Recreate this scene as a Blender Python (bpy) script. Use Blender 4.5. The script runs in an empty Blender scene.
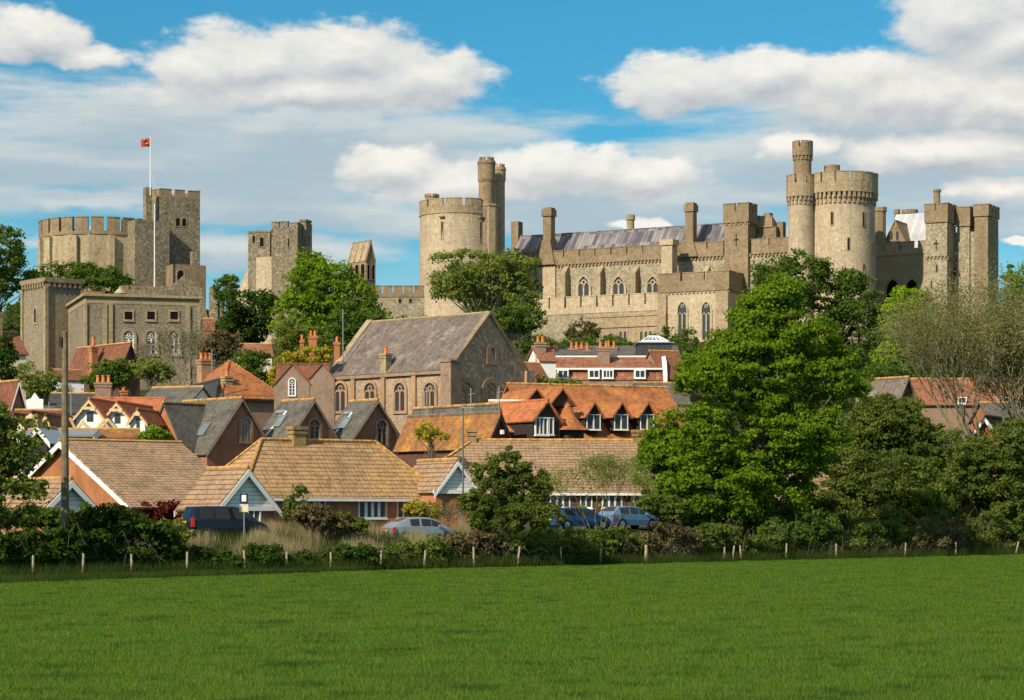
import bpy, bmesh, math, random
import numpy as np
from mathutils import Vector, Matrix

random.seed(7)
RNG = np.random.default_rng(11)
R = math.radians
F = 2400.0      # focal length in picture widths of 1024
HOR = 520.0     # horizon row
CH = 2.7        # eye height in metres

sc = bpy.context.scene
COL = sc.collection

# ------------------------------------------------------------------ camera
cam_d = bpy.data.cameras.new('camera')
cam = bpy.data.objects.new('camera', cam_d)
COL.objects.link(cam)
cam.location = (0, 0, CH)
cam.rotation_euler = (R(90), 0, 0)
cam_d.sensor_width = 36
cam_d.lens = 36 * F / 1024
cam_d.shift_y = (HOR - 350) / 1024
cam_d.clip_start = 0.5
cam_d.clip_end = 20000
sc.camera = cam

# ------------------------------------------------------------------ light
SUN_AZ = math.atan2(-0.64, -0.77)
SUN_EL = R(36)
sun_d = bpy.data.lights.new('sun', 'SUN')
sun_d.energy = 4.8
sun_d.angle = R(0.5)
sun_d.color = (1.0, 0.88, 0.70)
sun = bpy.data.objects.new('sun', sun_d)
COL.objects.link(sun)
sdir = Vector((math.sin(SUN_AZ) * math.cos(SUN_EL), math.cos(SUN_AZ) * math.cos(SUN_EL), math.sin(SUN_EL)))
sun.rotation_euler = (-sdir).to_track_quat('-Z', 'Y').to_euler()
sun.location = sdir * 300

sc.view_settings.view_transform = 'Standard'
sc.view_settings.look = 'None'
sc.view_settings.exposure = 0.28
sc.view_settings.gamma = 1
sc.view_settings.use_curve_mapping = False
SKY_STRENGTH = 0.10
sc.cycles.max_bounces = 5
sc.cycles.diffuse_bounces = 2
sc.cycles.transmission_bounces = 3
sc.cycles.transparent_max_bounces = 4

class NT:
    """small helper round a node tree"""
    def __init__(s, nt):
        s.nt = nt; s.nt.nodes.clear()
    def n(s, typ, ins=None, **kw):
        nd = s.nt.nodes.new(typ)
        for k, v in kw.items():
            setattr(nd, k, v)
        for k, v in (ins or {}).items():
            sock = nd.inputs[k]
            if isinstance(v, bpy.types.NodeSocket):
                s.nt.links.new(v, sock)
            else:
                sock.default_value = v
        return nd
    def math(s, op, a, b=0.0, c=0.0, clamp=False):
        nd = s.n('ShaderNodeMath', {0: a, 1: b, 2: c}, operation=op); nd.use_clamp = clamp
        return nd.outputs[0]
    def mix(s, f, a, b, mode='MIX'):
        nd = s.n('ShaderNodeMix', {0: f, 6: a, 7: b}, data_type='RGBA', blend_type=mode)
        return nd.outputs[2]
    def ramp(s, f, p0, p1, c0=(0, 0, 0, 1), c1=(1, 1, 1, 1)):
        nd = s.n('ShaderNodeValToRGB', {0: f})
        e = nd.color_ramp.elements
        e[0].position = p0; e[1].position = p1; e[0].color = c0; e[1].color = c1
        return nd.outputs[0]
    def sstep(s, x, a, b, lo=0.0, hi=1.0):
        nd = s.n('ShaderNodeMapRange', {0: x, 1: a, 2: b, 3: lo, 4: hi}, interpolation_type='SMOOTHSTEP')
        return nd.outputs[0]
    def noise(s, vec, scale, detail=3, rough=0.55, dist=0.0):
        nd = s.n('ShaderNodeTexNoise', {'Vector': vec, 'Scale': scale, 'Detail': detail, 'Roughness': rough, 'Distortion': dist})
        return nd.outputs[0]

def c4(c): return (c[0], c[1], c[2], 1.0)

# ------------------------------------------------------------------ world: sky + clouds (placed by direction)
world = bpy.data.worlds.new('World'); sc.world = world; world.use_nodes = True
def build_world():
    t = NT(world.node_tree)
    sky = t.n('ShaderNodeTexSky', sky_type='NISHITA', sun_disc=False)
    sky.sun_elevation = SUN_EL; sky.sun_rotation = SUN_AZ % (2 * math.pi)
    sky.altitude = 0; sky.air_density = 1.0; sky.dust_density = 0.6; sky.ozone_density = 3.0
    skyc = t.mix(1.0, sky.outputs[0], (0.24, 0.78, 0.88, 1), 'MULTIPLY')
    # angles in "pixels": a = azimuth, e = elevation
    geo = t.n('ShaderNodeNewGeometry')
    sep = t.n('ShaderNodeSeparateXYZ', {0: geo.outputs['Incoming']})
    # incoming points from the sky to the eye on some versions: use texture coordinate instead
    tc = t.n('ShaderNodeTexCoord')
    sep = t.n('ShaderNodeSeparateXYZ', {0: tc.outputs['Generated']})
    az = t.math('ARCTAN2', sep.outputs[0], sep.outputs[1])
    el = t.math('ARCSINE', sep.outputs[2])
    a = t.math('MULTIPLY', az, F / 100)
    e = t.math('MULTIPLY', el, F / 100)
    base = t.n('ShaderNodeCombineXYZ', {0: a, 1: e, 2: 0.0}).outputs[0]
    def B(px, py, rx, ry):
        return ((px - 512) / 100, math.asin(min(1, (HOR - py - 7) / F)) * F / 100, rx / 100, ry / 100)
    crisp = [B(245, 66, 112, 42), B(340, 60, 105, 42), B(425, 80, 78, 36), B(200, 72, 60, 36), B(310, 92, 190, 24),
             B(40, 48, 72, 30), B(-60, 40, 80, 40), B(95, 66, 55, 16),
             B(392, 165, 64, 26), B(560, 168, 130, 28), B(640, 172, 72, 24), B(460, 182, 120, 22),
             B(690, 84, 105, 34), B(760, 80, 80, 32), B(850, 84, 100, 34), B(955, 28, 82, 44), B(1010, 50, 90, 34), B(905, 100, 150, 34), B(1000, 110, 90, 34),
             B(1100, 40, 100, 40), B(985, 188, 52, 14), B(800, 146, 50, 16), B(940, 155, 120, 24), B(640, 219, 38, 8), B(1020, 239, 30, 6)]
    soft = [B(330, 122, 150, 18), B(325, 122, 150, 18), B(600, 200, 260, 40), B(230, 165, 260, 60), B(860, 165, 260, 70), B(110, 125, 190, 46), B(60, 165, 200, 34), B(290, 205, 170, 26), B(350, 150, 240, 50), B(470, 215, 200, 22),
            B(900, 120, 230, 50), B(960, 200, 130, 30), B(760, 190, 120, 26), B(90, 200, 120, 14), B(240, 245, 220, 22), B(560, 190, 190, 36),
            B(1000, 110, 150, 50), B(-150, 150, 300, 90), B(1250, 150, 300, 90), B(950, 225, 120, 24)]
    grp = bpy.data.node_groups.new('cloud_field', 'ShaderNodeTree')
    grp.interface.new_socket('P', in_out='INPUT', socket_type='NodeSocketVector')
    grp.interface.new_socket('D', in_out='OUTPUT', socket_type='NodeSocketFloat')
    grp.interface.new_socket('S', in_out='OUTPUT', socket_type='NodeSocketFloat')
    g = NT(grp)
    gi = g.n('NodeGroupInput'); go = g.n('NodeGroupOutput')
    P = gi.outputs[0]
    def billow(vec, scale, det=6):
        return g.noise(vec, scale, det, 0.58)
    warp = g.n('ShaderNodeTexNoise', {'Vector': P, 'Scale': 1.6, 'Detail': 4, 'Roughness': 0.6})
    wv = g.n('ShaderNodeVectorMath', {0: warp.outputs['Color'], 1: (0.5, 0.5, 0.5)}, operation='SUBTRACT').outputs[0]
    wv = g.n('ShaderNodeVectorMath', {0: wv, 1: (0.55, 0.30, 0)}, operation='MULTIPLY').outputs[0]
    Q = g.n('ShaderNodeVectorMath', {0: P, 1: wv}, operation='ADD').outputs[0]
    def field(lst):
        acc = None
        for (cx, cy, rx, ry) in lst:
            d = g.n('ShaderNodeVectorMath', {0: Q, 1: (cx, cy, 0)}, operation='SUBTRACT').outputs[0]
            d = g.n('ShaderNodeVectorMath', {0: d, 1: (1 / rx, 1 / ry, 0)}, operation='MULTIPLY').outputs[0]
            l = g.n('ShaderNodeVectorMath', {0: d}, operation='LENGTH').outputs['Value']
            v = g.math('SUBTRACT', 1.0, l)
            acc = v if acc is None else g.math('SMOOTH_MAX', acc, v, 0.12)
        return acc
    sv = g.n('ShaderNodeVectorMath', {0: P, 1: (0.8, 1.6, 1)}, operation='MULTIPLY').outputs[0]
    nz = billow(sv, 2.2)
    nz2 = g.math('MULTIPLY', g.math('SUBTRACT', nz, 0.5), 0.85)
    fine = g.math('MULTIPLY', g.math('SUBTRACT', billow(sv, 7.0, 5), 0.5), 0.32)
    dc = g.math('ADD', g.math('ADD', field(crisp), nz2), fine)
    strat = g.n('ShaderNodeVectorMath', {0: P, 1: (0.35, 2.0, 1)}, operation='MULTIPLY').outputs[0]
    nzs = g.math('MULTIPLY', g.math('SUBTRACT', billow(strat, 1.6), 0.5), 2.0)
    ds = g.math('ADD', field(soft), nzs)
    g.nt.links.new(dc, go.inputs[0]); g.nt.links.new(ds, go.inputs[1])
    def inst(vec):
        nd = t.nt.nodes.new('ShaderNodeGroup'); nd.node_tree = grp
        t.nt.links.new(vec, nd.inputs[0]); return nd
    here = inst(base)
    off = t.n('ShaderNodeVectorMath', {0: base, 1: (-0.07, 0.16, 0)}, operation='ADD').outputs[0]
    there = inst(off)
    dens = t.sstep(here.outputs[0], -0.06, 0.34)
    # light: cloud body below thick cloud is greyer
    diff = t.math('SUBTRACT', here.outputs[0], there.outputs[0])
    lum = t.math('ADD', t.math('MULTIPLY', diff, 0.75), 0.52, clamp=True)
    ccol = t.mix(lum, (0.38, 0.41, 0.45, 1), (0.80, 0.77, 0.70, 1))
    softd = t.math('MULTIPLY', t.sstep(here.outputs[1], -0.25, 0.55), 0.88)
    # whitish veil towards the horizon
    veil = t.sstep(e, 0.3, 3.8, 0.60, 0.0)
    # unseen cloud overhead, added to whiten the fill light
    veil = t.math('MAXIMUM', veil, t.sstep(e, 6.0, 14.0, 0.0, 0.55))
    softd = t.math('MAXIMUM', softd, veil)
    K = 1.0 / SKY_STRENGTH
    def sc_(col, k):
        return t.n('ShaderNodeVectorMath', {0: col, 3: k}, operation='SCALE').outputs[0]
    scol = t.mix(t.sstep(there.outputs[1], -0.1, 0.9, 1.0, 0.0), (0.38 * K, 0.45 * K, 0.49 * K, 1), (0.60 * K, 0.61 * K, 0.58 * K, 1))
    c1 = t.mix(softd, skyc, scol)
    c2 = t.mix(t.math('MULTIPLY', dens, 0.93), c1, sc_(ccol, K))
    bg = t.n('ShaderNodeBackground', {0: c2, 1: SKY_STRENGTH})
    t.n('ShaderNodeOutputWorld', {0: bg.outputs[0]})
build_world()

# ------------------------------------------------------------------ placing helpers
def X(px, D): return (px - 512) * D / F
def Z(py, D): return CH + (HOR - py) * D / F
def reach(x0, y0, ang, px):
    """length from (x0,y0) along direction ang until the point shows at column px"""
    k = (px - 512) / F; dx, dy = math.cos(ang), math.sin(ang)
    return (k * y0 - x0) / (dx - k * dy)

def fence_y(x):
    return np.clip(108 + (np.asarray(x) + 23) * 77 / 62.5, 92, 205)
_py = [0, 152, 175, 200, 250, 300, 350, 400, 450, 520, 700, 1200, 5000, 9000]
_pz = [0, 0, .7, 3.0, 10, 16.5, 23, 29.5, 34, 36, 30, 5, 0, 0]
def ground(x, y):
    x = np.asarray(x, float); y = np.asarray(y, float)
    e = y - fence_y(x)
    s1 = np.clip(e / 10, 0, 1); s1 = s1 * s1 * (3 - 2 * s1)
    s2 = np.clip(e / 25, 0, 1)
    far = np.clip((1400 - np.abs(x)) / 900, 0, 1)
    z = (1.7 + .33 * np.clip((x + 5) / 10, 0, 1)) * s1 + np.interp(y, _py, _pz) * s2 * far
    z = z + 15 * np.exp(-((x + 86) ** 2 + (y - 515) ** 2) / (2 * 24.0 ** 2))
    return z
def G(x, y): return float(ground(x, y))

class Fr:
    """frame on a wall: u runs along the wall, d outwards, z up"""
    def __init__(s, ox, oy, a=0.0):
        s.ox, s.oy, s.a = ox, oy, a; s.c, s.s = math.cos(a), math.sin(a)
    def pt(s, u, d, z):
        return (s.ox + u * s.c + d * s.s, s.oy + u * s.s - d * s.c, z)

def arch(w, h, kind='pointed', n=7, u0=0.0, z0=0.0):
    """outline of an opening, counter-clockwise from bottom left, (u,z)"""
    r = w / 2
    if kind == 'rect':
        return [(u0 - r, z0), (u0 + r, z0), (u0 + r, z0 + h), (u0 - r, z0 + h)]
    if kind == 'round':
        top = [(u0 + r * math.cos(t), z0 + h - r + r * math.sin(t)) for t in [math.pi * i / (2 * n) for i in range(2 * n + 1)]]
    else:
        rise = w * 0.85; R_ = (rise * rise + r * r) / (2 * r); zc = z0 + h - rise
        top = []
        a1 = math.asin(min(1, rise / R_))
        for i in range(n + 1):
            t = a1 * i / n; top.append((u0 + r - R_ + R_ * math.cos(t), zc + R_ * math.sin(t)))
        for i in range(n - 1, -1, -1):
            t = a1 * i / n; top.append((u0 - r + R_ - R_ * math.cos(t), zc + R_ * math.sin(t)))
    return [(u0 - r, z0), (u0 + r, z0)] + top

ZB = {}
class MB:
    def __init__(s): s.v = []; s.f = []
    def add(s, pts, faces):
        b = len(s.v); s.v.extend([tuple(p) for p in pts]); s.f.extend([tuple(b + i for i in f) for f in faces]); return s
    def poly(s, *pts): return s.add(pts, [tuple(range(len(pts)))])
    def fbox(s, fr, u0, u1, d0, d1, z0, z1):
        p = [fr.pt(u, d, z) for z in (z0, z1) for (u, d) in ((u0, d0), (u1, d0), (u1, d1), (u0, d1))]
        return s.add(p, [(0, 1, 2, 3), (4, 5, 6, 7), (0, 1, 5, 4), (1, 2, 6, 5), (2, 3, 7, 6), (3, 0, 4, 7)])
    def box(s, x0, x1, y0, y1, z0, z1): return s.fbox(Fr(0, 0, 0), x0, x1, -y1, -y0, z0, z1)
    def prism(s, fr, out, d0, d1):
        n = len(out); p = [fr.pt(u, d0, z) for u, z in out] + [fr.pt(u, d1, z) for u, z in out]
        f = [tuple(range(n)), tuple(range(n, 2 * n))] + [(i, (i + 1) % n, n + (i + 1) % n, n + i) for i in range(n)]
        return s.add(p, f)
    def ring(s, fr, outer, inner, d0, d1):
        n = len(outer)
        p = [fr.pt(u, d, z) for d in (d0, d1) for o in (outer, inner) for u, z in o]
        f = []
        for i in range(n):
            j = (i + 1) % n
            f.append((2 * n + i, 2 * n + j, 3 * n + j, 3 * n + i))   # front face
            f.append((i, j, n + j, n + i))
            f.append((i, j, 2 * n + j, 2 * n + i)); f.append((n + i, n + j, 3 * n + j, 3 * n + i))
        return s.add(p, f)
    def arc(s, cx, cy, r0, r1, z0, z1, a0=0.0, a1=None, n=24):
        """part of a ring wall; angles measured like Fr: outward normal (sin a, -cos a)"""
        full = a1 is None
        if full: a1 = a0 + 2 * math.pi
        m = n if full else n + 1
        pts = []
        for i in range(m):
            t = a0 + (a1 - a0) * i / n; sx, sy = math.sin(t), -math.cos(t)
            for r in (r0, r1):
                for z in (z0, z1): pts.append((cx + r * sx, cy + r * sy, z))
        f = []
        for i in range(n):
            a, b = 4 * i, 4 * ((i + 1) % m)
            f += [(a + 2, b + 2, b + 3, a + 3), (a, a + 1, b + 1, b), (a + 1, a + 3, b + 3, b + 1), (a, b, b + 2, a + 2)]
        if not full: f += [(0, 2, 3, 1), (4 * n, 4 * n + 1, 4 * n + 3, 4 * n + 2)]
        return s.add(pts, f)
    def cyl(s, cx, cy, z0, z1, r0, r1=None, n=16, cap=True):
        r1 = r0 if r1 is None else r1
        p = [(cx + r * math.sin(2 * math.pi * i / n), cy - r * math.cos(2 * math.pi * i / n), z) for r, z in ((r0, z0), (r1, z1)) for i in range(n)]
        f = [(i, (i + 1) % n, n + (i + 1) % n, n + i) for i in range(n)]
        if cap: f += [tuple(range(n)), tuple(range(n, 2 * n))]
        return s.add(p, f)
    def tube(s, p0, p1, r0, r1=None, n=6):
        r1 = r0 if r1 is None else r1
        p0, p1 = Vector(p0), Vector(p1); d = (p1 - p0).normalized()
        a = d.orthogonal().normalized(); b = d.cross(a)
        p = [q + a * (r * math.cos(2 * math.pi * i / n)) + b * (r * math.sin(2 * math.pi * i / n)) for q, r in ((p0, r0), (p1, r1)) for i in range(n)]
        return s.add(p, [(i, (i + 1) % n, n + (i + 1) % n, n + i) for i in range(n)] + [tuple(range(n)), tuple(range(n, 2 * n))])
    def path(s, pts, rad, n=6):
        for i in range(len(pts) - 1): s.tube(pts[i], pts[i + 1], rad[i], rad[i + 1], n)
        return s
    def slab(s, pts, t):
        """a sheet of thickness t below the polygon pts (roof plane)"""
        P = [Vector(p) for p in pts]; nrm = (P[1] - P[0]).cross(P[2] - P[0]).normalized()
        if nrm.z < 0: nrm = -nrm
        n = len(P); q = [p - nrm * t for p in P]
        return s.add(P + q, [tuple(range(n)), tuple(range(n, 2 * n))] + [(i, (i + 1) % n, n + (i + 1) % n, n + i) for i in range(n)])
    def build(s, name, mat, parent=None, smooth=False, uv=True):
        zb = ZB.get(parent.name, 0.0) if parent else 0.0
        me = bpy.data.meshes.new(name)
        me.from_pydata([(x, y, z - zb) for x, y, z in s.v], [], s.f)
        bm = bmesh.new(); bm.from_mesh(me)
        bmesh.ops.recalc_face_normals(bm, faces=bm.faces)
        if uv:
            ul = bm.loops.layers.uv.new('UVMap')
            for fc in bm.faces:
                nn = fc.normal
                tt = Vector((-nn.y, nn.x, 0))
                tt = tt.normalized() if tt.length > 1e-3 else Vector((1, 0, 0))
                bb = nn.cross(tt)
                for lp in fc.loops:
                    p = lp.vert.co; lp[ul].uv = (p.dot(tt), p.dot(bb))
        if smooth:
            for fc in bm.faces: fc.smooth = True
        bm.to_mesh(me); bm.free()
        me.materials.append(mat)
        o = bpy.data.objects.new(name, me); COL.objects.link(o)
        if parent:
            o.parent = parent; ZB[o.name] = zb
        return o

def tag(o, label=None, cat=None, group=None, kind=None):
    if label: o['label'] = label
    if cat: o['category'] = cat
    if group: o['group'] = group
    if kind: o['kind'] = kind
    return o
def thing(name, label, cat, x, y, zb, rz=0.0, group=None):
    o = bpy.data.objects.new(name, None); COL.objects.link(o)
    o.empty_display_size = 0.5
    o.location = (x, y, zb); o.rotation_euler = (0, 0, rz)
    ZB[o.name] = zb
    return tag(o, label, cat, group)
def copy_tree(o, parent=None):
    c = o.copy(); COL.objects.link(c)
    if parent: c.parent = parent
    for ch in list(o.children): copy_tree(ch, c)
    return c

# ------------------------------------------------------------------ materials
MATS = {}
def new_mat(name):
    m = bpy.data.materials.new(name); m.use_nodes = True
    return m, NT(m.node_tree)
def finish(t, col, rough=0.85, bump=None, bstr=0.3, bdist=0.05, spec=0.3, metal=0.0, trans=None):
    ins = {'Base Color': col, 'Roughness': rough, 'Metallic': metal, 'Specular IOR Level': spec}
    if bump is not None:
        b = t.n('ShaderNodeBump', {'Height': bump, 'Strength': bstr, 'Distance': bdist})
        ins['Normal'] = b.outputs[0]
    p = t.n('ShaderNodeBsdfPrincipled', ins)
    t.n('ShaderNodeOutputMaterial', {0: p.outputs[0]})
    return p

def plain(name, col, rough=0.7, spec=0.3, metal=0.0, var=0.12, scale=3.0):
    m, t = new_mat(name)
    tc = t.n('ShaderNodeTexCoord')
    nz = t.noise(tc.outputs['Object'], scale, 4)
    k = t.sstep(nz, 0.25, 0.75, 1 - var, 1 + var)
    c = t.n('ShaderNodeVectorMath', {0: col[:3], 3: k}, operation='SCALE').outputs[0]
    finish(t, c, rough, spec=spec, metal=metal)
    return m

def stone(name, ca, cb, course=0.32, blockw=0.7, stain=0.5, mort=0.35, speck=0.0, big=0.12, lichen=0.0, blotch=0.0, vs=3.0):
    m, t = new_mat(name)
    tc = t.n('ShaderNodeTexCoord'); ob = tc.outputs['Object']; uv = tc.outputs['UV']
    n1 = t.noise(ob, big, 5, 0.6)
    col = t.mix(t.sstep(n1, 0.30, 0.70), c4(ca), c4(cb))
    br = t.n('ShaderNodeTexBrick', {'Vector': uv, 'Color1': (1, 1, 1, 1), 'Color2': (0.78, 0.76, 0.74, 1), 'Mortar': (0.62, 0.58, 0.52, 1),
                                    'Scale': 1.0, 'Mortar Size': 0.02, 'Mortar Smooth': 0.3, 'Bias': 0.0, 'Brick Width': blockw, 'Row Height': course})
    col = t.mix(mort * 2 if mort < .5 else 1.0, col, t.mix(1.0, col, br.outputs[0], 'MULTIPLY'))
    # rain stains: long vertical streaks
    sv = t.n('ShaderNodeVectorMath', {0: ob, 1: (0.9, 0.9, 0.10)}, operation='MULTIPLY').outputs[0]
    n2 = t.noise(sv, 1.2, 4, 0.6)
    st = t.math('MULTIPLY', t.sstep(n2, 0.48, 0.78), stain)
    col = t.mix(st, col, c4([x * 0.42 for x in ca]))
    n3 = t.noise(ob, 2.0, 6, 0.75)
    col = t.mix(t.sstep(n3, 0.42, 0.64, 0, 0.62), col, c4([cb[0] * 0.58, cb[1] * 0.55, cb[2] * 0.58]))
    n8 = t.noise(ob, 0.9, 5, 0.8)
    col = t.mix(t.sstep(n8, 0.55, 0.70, 0, 0.5), col, c4([min(.8, ca[0] * 1.35), min(.8, ca[1] * 1.32), min(.8, ca[2] * 1.38)]))
    if blotch:
        n5 = t.noise(ob, 0.7, 5, 0.7)
        col = t.mix(t.sstep(n5, 0.52, 0.66, 0, blotch), col, c4([x * 0.35 for x in cb]))
    if speck:
        vo = t.n('ShaderNodeTexVoronoi', {'Vector': ob, 'Scale': vs})
        sep = t.n('ShaderNodeSeparateColor', {0: vo.outputs['Color']})
        col = t.mix(t.math('MULTIPLY', t.sstep(sep.outputs[0], 0.35, 0.9), speck), col, (0.05, 0.048, 0.045, 1))
        col = t.mix(t.math('MULTIPLY', t.sstep(sep.outputs[1], 0.6, 0.95), speck), col, (0.55, 0.50, 0.40, 1))
    if lichen:
        n4 = t.noise(ob, 0.8, 5, 0.7)
        col = t.mix(t.sstep(n4, 0.55, 0.68, 0, lichen), col, (0.16, 0.13, 0.04, 1))
    h = t.math('ADD', t.math('MULTIPLY', br.outputs['Fac'], -0.4), n3)
    finish(t, col, 0.92, h, 0.5, 0.10, 0.15)
    return m

def brick(name, ca, cb, patch=None, pamt=0.0):
    m, t = new_mat(name)
    tc = t.n('ShaderNodeTexCoord'); ob = tc.outputs['Object']; uv = tc.outputs['UV']
    br = t.n('ShaderNodeTexBrick', {'Vector': uv, 'Color1': c4(ca), 'Color2': c4(cb), 'Mortar': c4([x * .6 + .10 for x in ca]),
                                    'Scale': 1.0, 'Mortar Size': 0.008, 'Bias': 0.0, 'Brick Width': 0.23, 'Row Height': 0.076})
    n1 = t.noise(ob, 0.5, 5, 0.65)
    col = t.mix(t.sstep(n1, 0.35, 0.70, 0, 0.75), br.outputs[0], c4([x * .5 for x in ca]))
    vo = t.noise(ob, 5.0, 3, 0.7)
    col = t.mix(t.sstep(vo, 0.5, 0.7, 0, 0.5), col, c4([x * 1.35 for x in cb]))
    if patch:
        n2 = t.noise(ob, 2.2, 5, 0.7)
        col = t.mix(t.sstep(n2, 0.48, 0.58, 0, pamt), col, c4(patch))
    finish(t, col, 0.9, vo, 0.4, 0.03, 0.15)
    return m

def tiles(name, ca, cb, lich=(0.55, 0.24, 0.03), lamt=0.4, row=0.34, colw=0.30, ridged=0.5, lscale=0.35, streak=0.0):
    """courses of roof tiles: rows up the slope, rolls along it"""
    m, t = new_mat(name)
    tc = t.n('ShaderNodeTexCoord'); ob = tc.outputs['Object']; uv = tc.outputs['UV']
    sp = t.n('ShaderNodeSeparateXYZ', {0: uv})
    v = t.math('FRACT', t.math('DIVIDE', sp.outputs[1], row))
    u = t.math('FRACT', t.math('DIVIDE', sp.outputs[0], colw))
    cell = t.n('ShaderNodeCombineXYZ', {0: t.math('FLOOR', t.math('DIVIDE', sp.outputs[0], colw)), 1: t.math('FLOOR', t.math('DIVIDE', sp.outputs[1], row)), 2: 0.0}).outputs[0]
    wn = t.n('ShaderNodeTexWhiteNoise', {0: cell}, noise_dimensions='3D').outputs[0]
    n1 = t.noise(ob, 0.45, 5, 0.65)
    n2 = t.noise(ob, 3.2, 4, 0.7)
    col = t.mix(t.sstep(n1, 0.3, 0.7), c4(ca), c4(cb))
    col = t.mix(t.math('MULTIPLY', wn, 0.28), col, c4([x * .62 for x in ca]))
    n3 = t.noise(ob, lscale, 6, 0.72)
    col = t.mix(t.sstep(n3, 0.50, 0.68, 0, lamt), col, c4(lich))
    n6 = t.noise(ob, 1.1, 5, 0.75)
    col = t.mix(t.sstep(n6, 0.48, 0.64, 0, 0.62), col, c4([cb[0] * .36, cb[1] * .48, cb[2] * .45]))
    col = t.mix(t.sstep(n2, 0.46, 0.66, 0, 0.6), col, c4([x * .42 for x in cb]))
    n7 = t.noise(ob, 9.0, 3, 0.7)
    col = t.mix(t.sstep(n7, 0.48, 0.70, 0, 0.35), col, c4([min(1, x * 1.5) for x in ca]))
    if streak:
        sv = t.n('ShaderNodeVectorMath', {0: uv, 1: (1.5, 0.12, 1)}, operation='MULTIPLY').outputs[0]
        n4 = t.noise(sv, 1.6, 4, 0.6)
        col = t.mix(t.sstep(n4, 0.5, 0.7, 0, streak), col, c4([min(1, x * 1.7 + .05) for x in cb]))
    # darker band along the lower edge of each course
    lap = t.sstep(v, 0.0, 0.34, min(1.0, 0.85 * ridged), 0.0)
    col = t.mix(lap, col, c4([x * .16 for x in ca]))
    hv = t.math('SUBTRACT', 1.0, v)
    hu = t.math('SINE', t.math('MULTIPLY', u, 2 * math.pi))
    h = t.math('ADD', hv, t.math('MULTIPLY', hu, 0.10 * ridged))
    finish(t, col, 0.88, h, 0.7 * ridged + .1, 0.06, 0.2)
    return m

def leaf_mat(name, ca, cb, trans=0.35, hue=0.5):
    m, t = new_mat(name)
    geo = t.n('ShaderNodeNewGeometry'); tc = t.n('ShaderNodeTexCoord')
    rnd = geo.outputs['Random Per Island']
    n1 = t.noise(tc.outputs['Object'], 0.30, 3, 0.6)
    f = t.math('ADD', t.math('MULTIPLY', rnd, 0.6), t.math('MULTIPLY', t.sstep(n1, 0.35, 0.65), 0.5), clamp=True)
    col = t.mix(f, c4(ca), c4(cb))
    d = t.n('ShaderNodeBsdfDiffuse', {0: col})
    tcol = t.mix(0.5, col, t.mix(1.0, col, (1.6, 1.5, 0.5, 1), 'MULTIPLY'))
    tr = t.n('ShaderNodeBsdfTranslucent', {0: tcol})
    mx = t.n('ShaderNodeMixShader', {0: trans, 1: d.outputs[0], 2: tr.outputs[0]})
    t.n('ShaderNodeOutputMaterial', {0: mx.outputs[0]})
    return m

def glass_mat(name, col=(0.02, 0.025, 0.03), rough=0.12):
    m, t = new_mat(name)
    tc = t.n('ShaderNodeTexCoord')
    nz = t.noise(tc.outputs['Object'], 1.3, 2)
    c = t.mix(nz, c4(col), c4([x * 2.2 for x in col]))
    finish(t, c, rough, nz, 0.1, 0.02, 0.6)
    return m

def lead_mat(name, ca, cb, w=0.75, l=3.2):
    m, t = new_mat(name)
    tc = t.n('ShaderNodeTexCoord'); ob = tc.outputs['Object']; uv = tc.outputs['UV']
    sp = t.n('ShaderNodeSeparateXYZ', {0: uv})
    cu = t.math('FLOOR', t.math('DIVIDE', sp.outputs[0], w)); cv = t.math('FLOOR', t.math('DIVIDE', sp.outputs[1], l))
    wn = t.n('ShaderNodeTexWhiteNoise', {0: t.n('ShaderNodeCombineXYZ', {0: cu, 1: cv, 2: 0.0}).outputs[0]}, noise_dimensions='3D').outputs[0]
    n1 = t.noise(ob, 0.35, 4, 0.6)
    col = t.mix(t.sstep(wn, 0.0, 1.0), c4(ca), c4(cb))
    col = t.mix(t.sstep(n1, 0.4, 0.7, 0, 0.5), col, c4([x * .7 for x in ca]))
    seam = t.sstep(t.math('PINGPONG', t.math('DIVIDE', sp.outputs[0], w), 0.5), 0.0, 0.12, 1.0, 0.0)
    col = t.mix(t.math('MULTIPLY', seam, 0.5), col, c4([x * .45 for x in ca]))
    finish(t, col, 0.55, seam, 0.6, 0.06, 0.4)
    return m

M = {}
M['ash'] = stone('ashlar_buff', (0.49, 0.375, 0.235), (0.37, 0.28, 0.175), 0.35, 0.8, 0.65, 0.3, blotch=0.3)
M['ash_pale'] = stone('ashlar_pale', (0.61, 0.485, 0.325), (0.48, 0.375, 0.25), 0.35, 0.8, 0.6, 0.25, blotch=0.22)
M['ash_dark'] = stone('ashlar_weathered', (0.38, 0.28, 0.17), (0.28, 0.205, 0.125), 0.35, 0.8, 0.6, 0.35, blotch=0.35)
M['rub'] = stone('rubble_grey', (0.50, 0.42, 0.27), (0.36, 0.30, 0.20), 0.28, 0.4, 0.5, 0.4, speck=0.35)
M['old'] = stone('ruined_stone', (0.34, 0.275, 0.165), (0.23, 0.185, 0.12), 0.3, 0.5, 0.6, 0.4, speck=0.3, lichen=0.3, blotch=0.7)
M['shell'] = stone('keep_shell_stone', (0.55, 0.455, 0.29), (0.40, 0.31, 0.185), 0.3, 0.6, 0.75, 0.25, blotch=0.6)
M['flint'] = stone('knapped_flint', (0.36, 0.285, 0.19), (0.28, 0.22, 0.15), 0.12, 0.16, 0.35, 0.3, speck=0.30, blotch=.25, vs=9.0)
M['quoin'] = stone('stone_dressing', (0.46, 0.37, 0.215), (0.36, 0.28, 0.16), 0.3, 0.6, 0.45, 0.3, blotch=.3)
M['yellow_flint'] = stone('chapel_flint', (0.56, 0.42, 0.27), (0.44, 0.32, 0.21), 0.12, 0.16, 0.2, 0.3, speck=0.3, vs=7.0)
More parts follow.
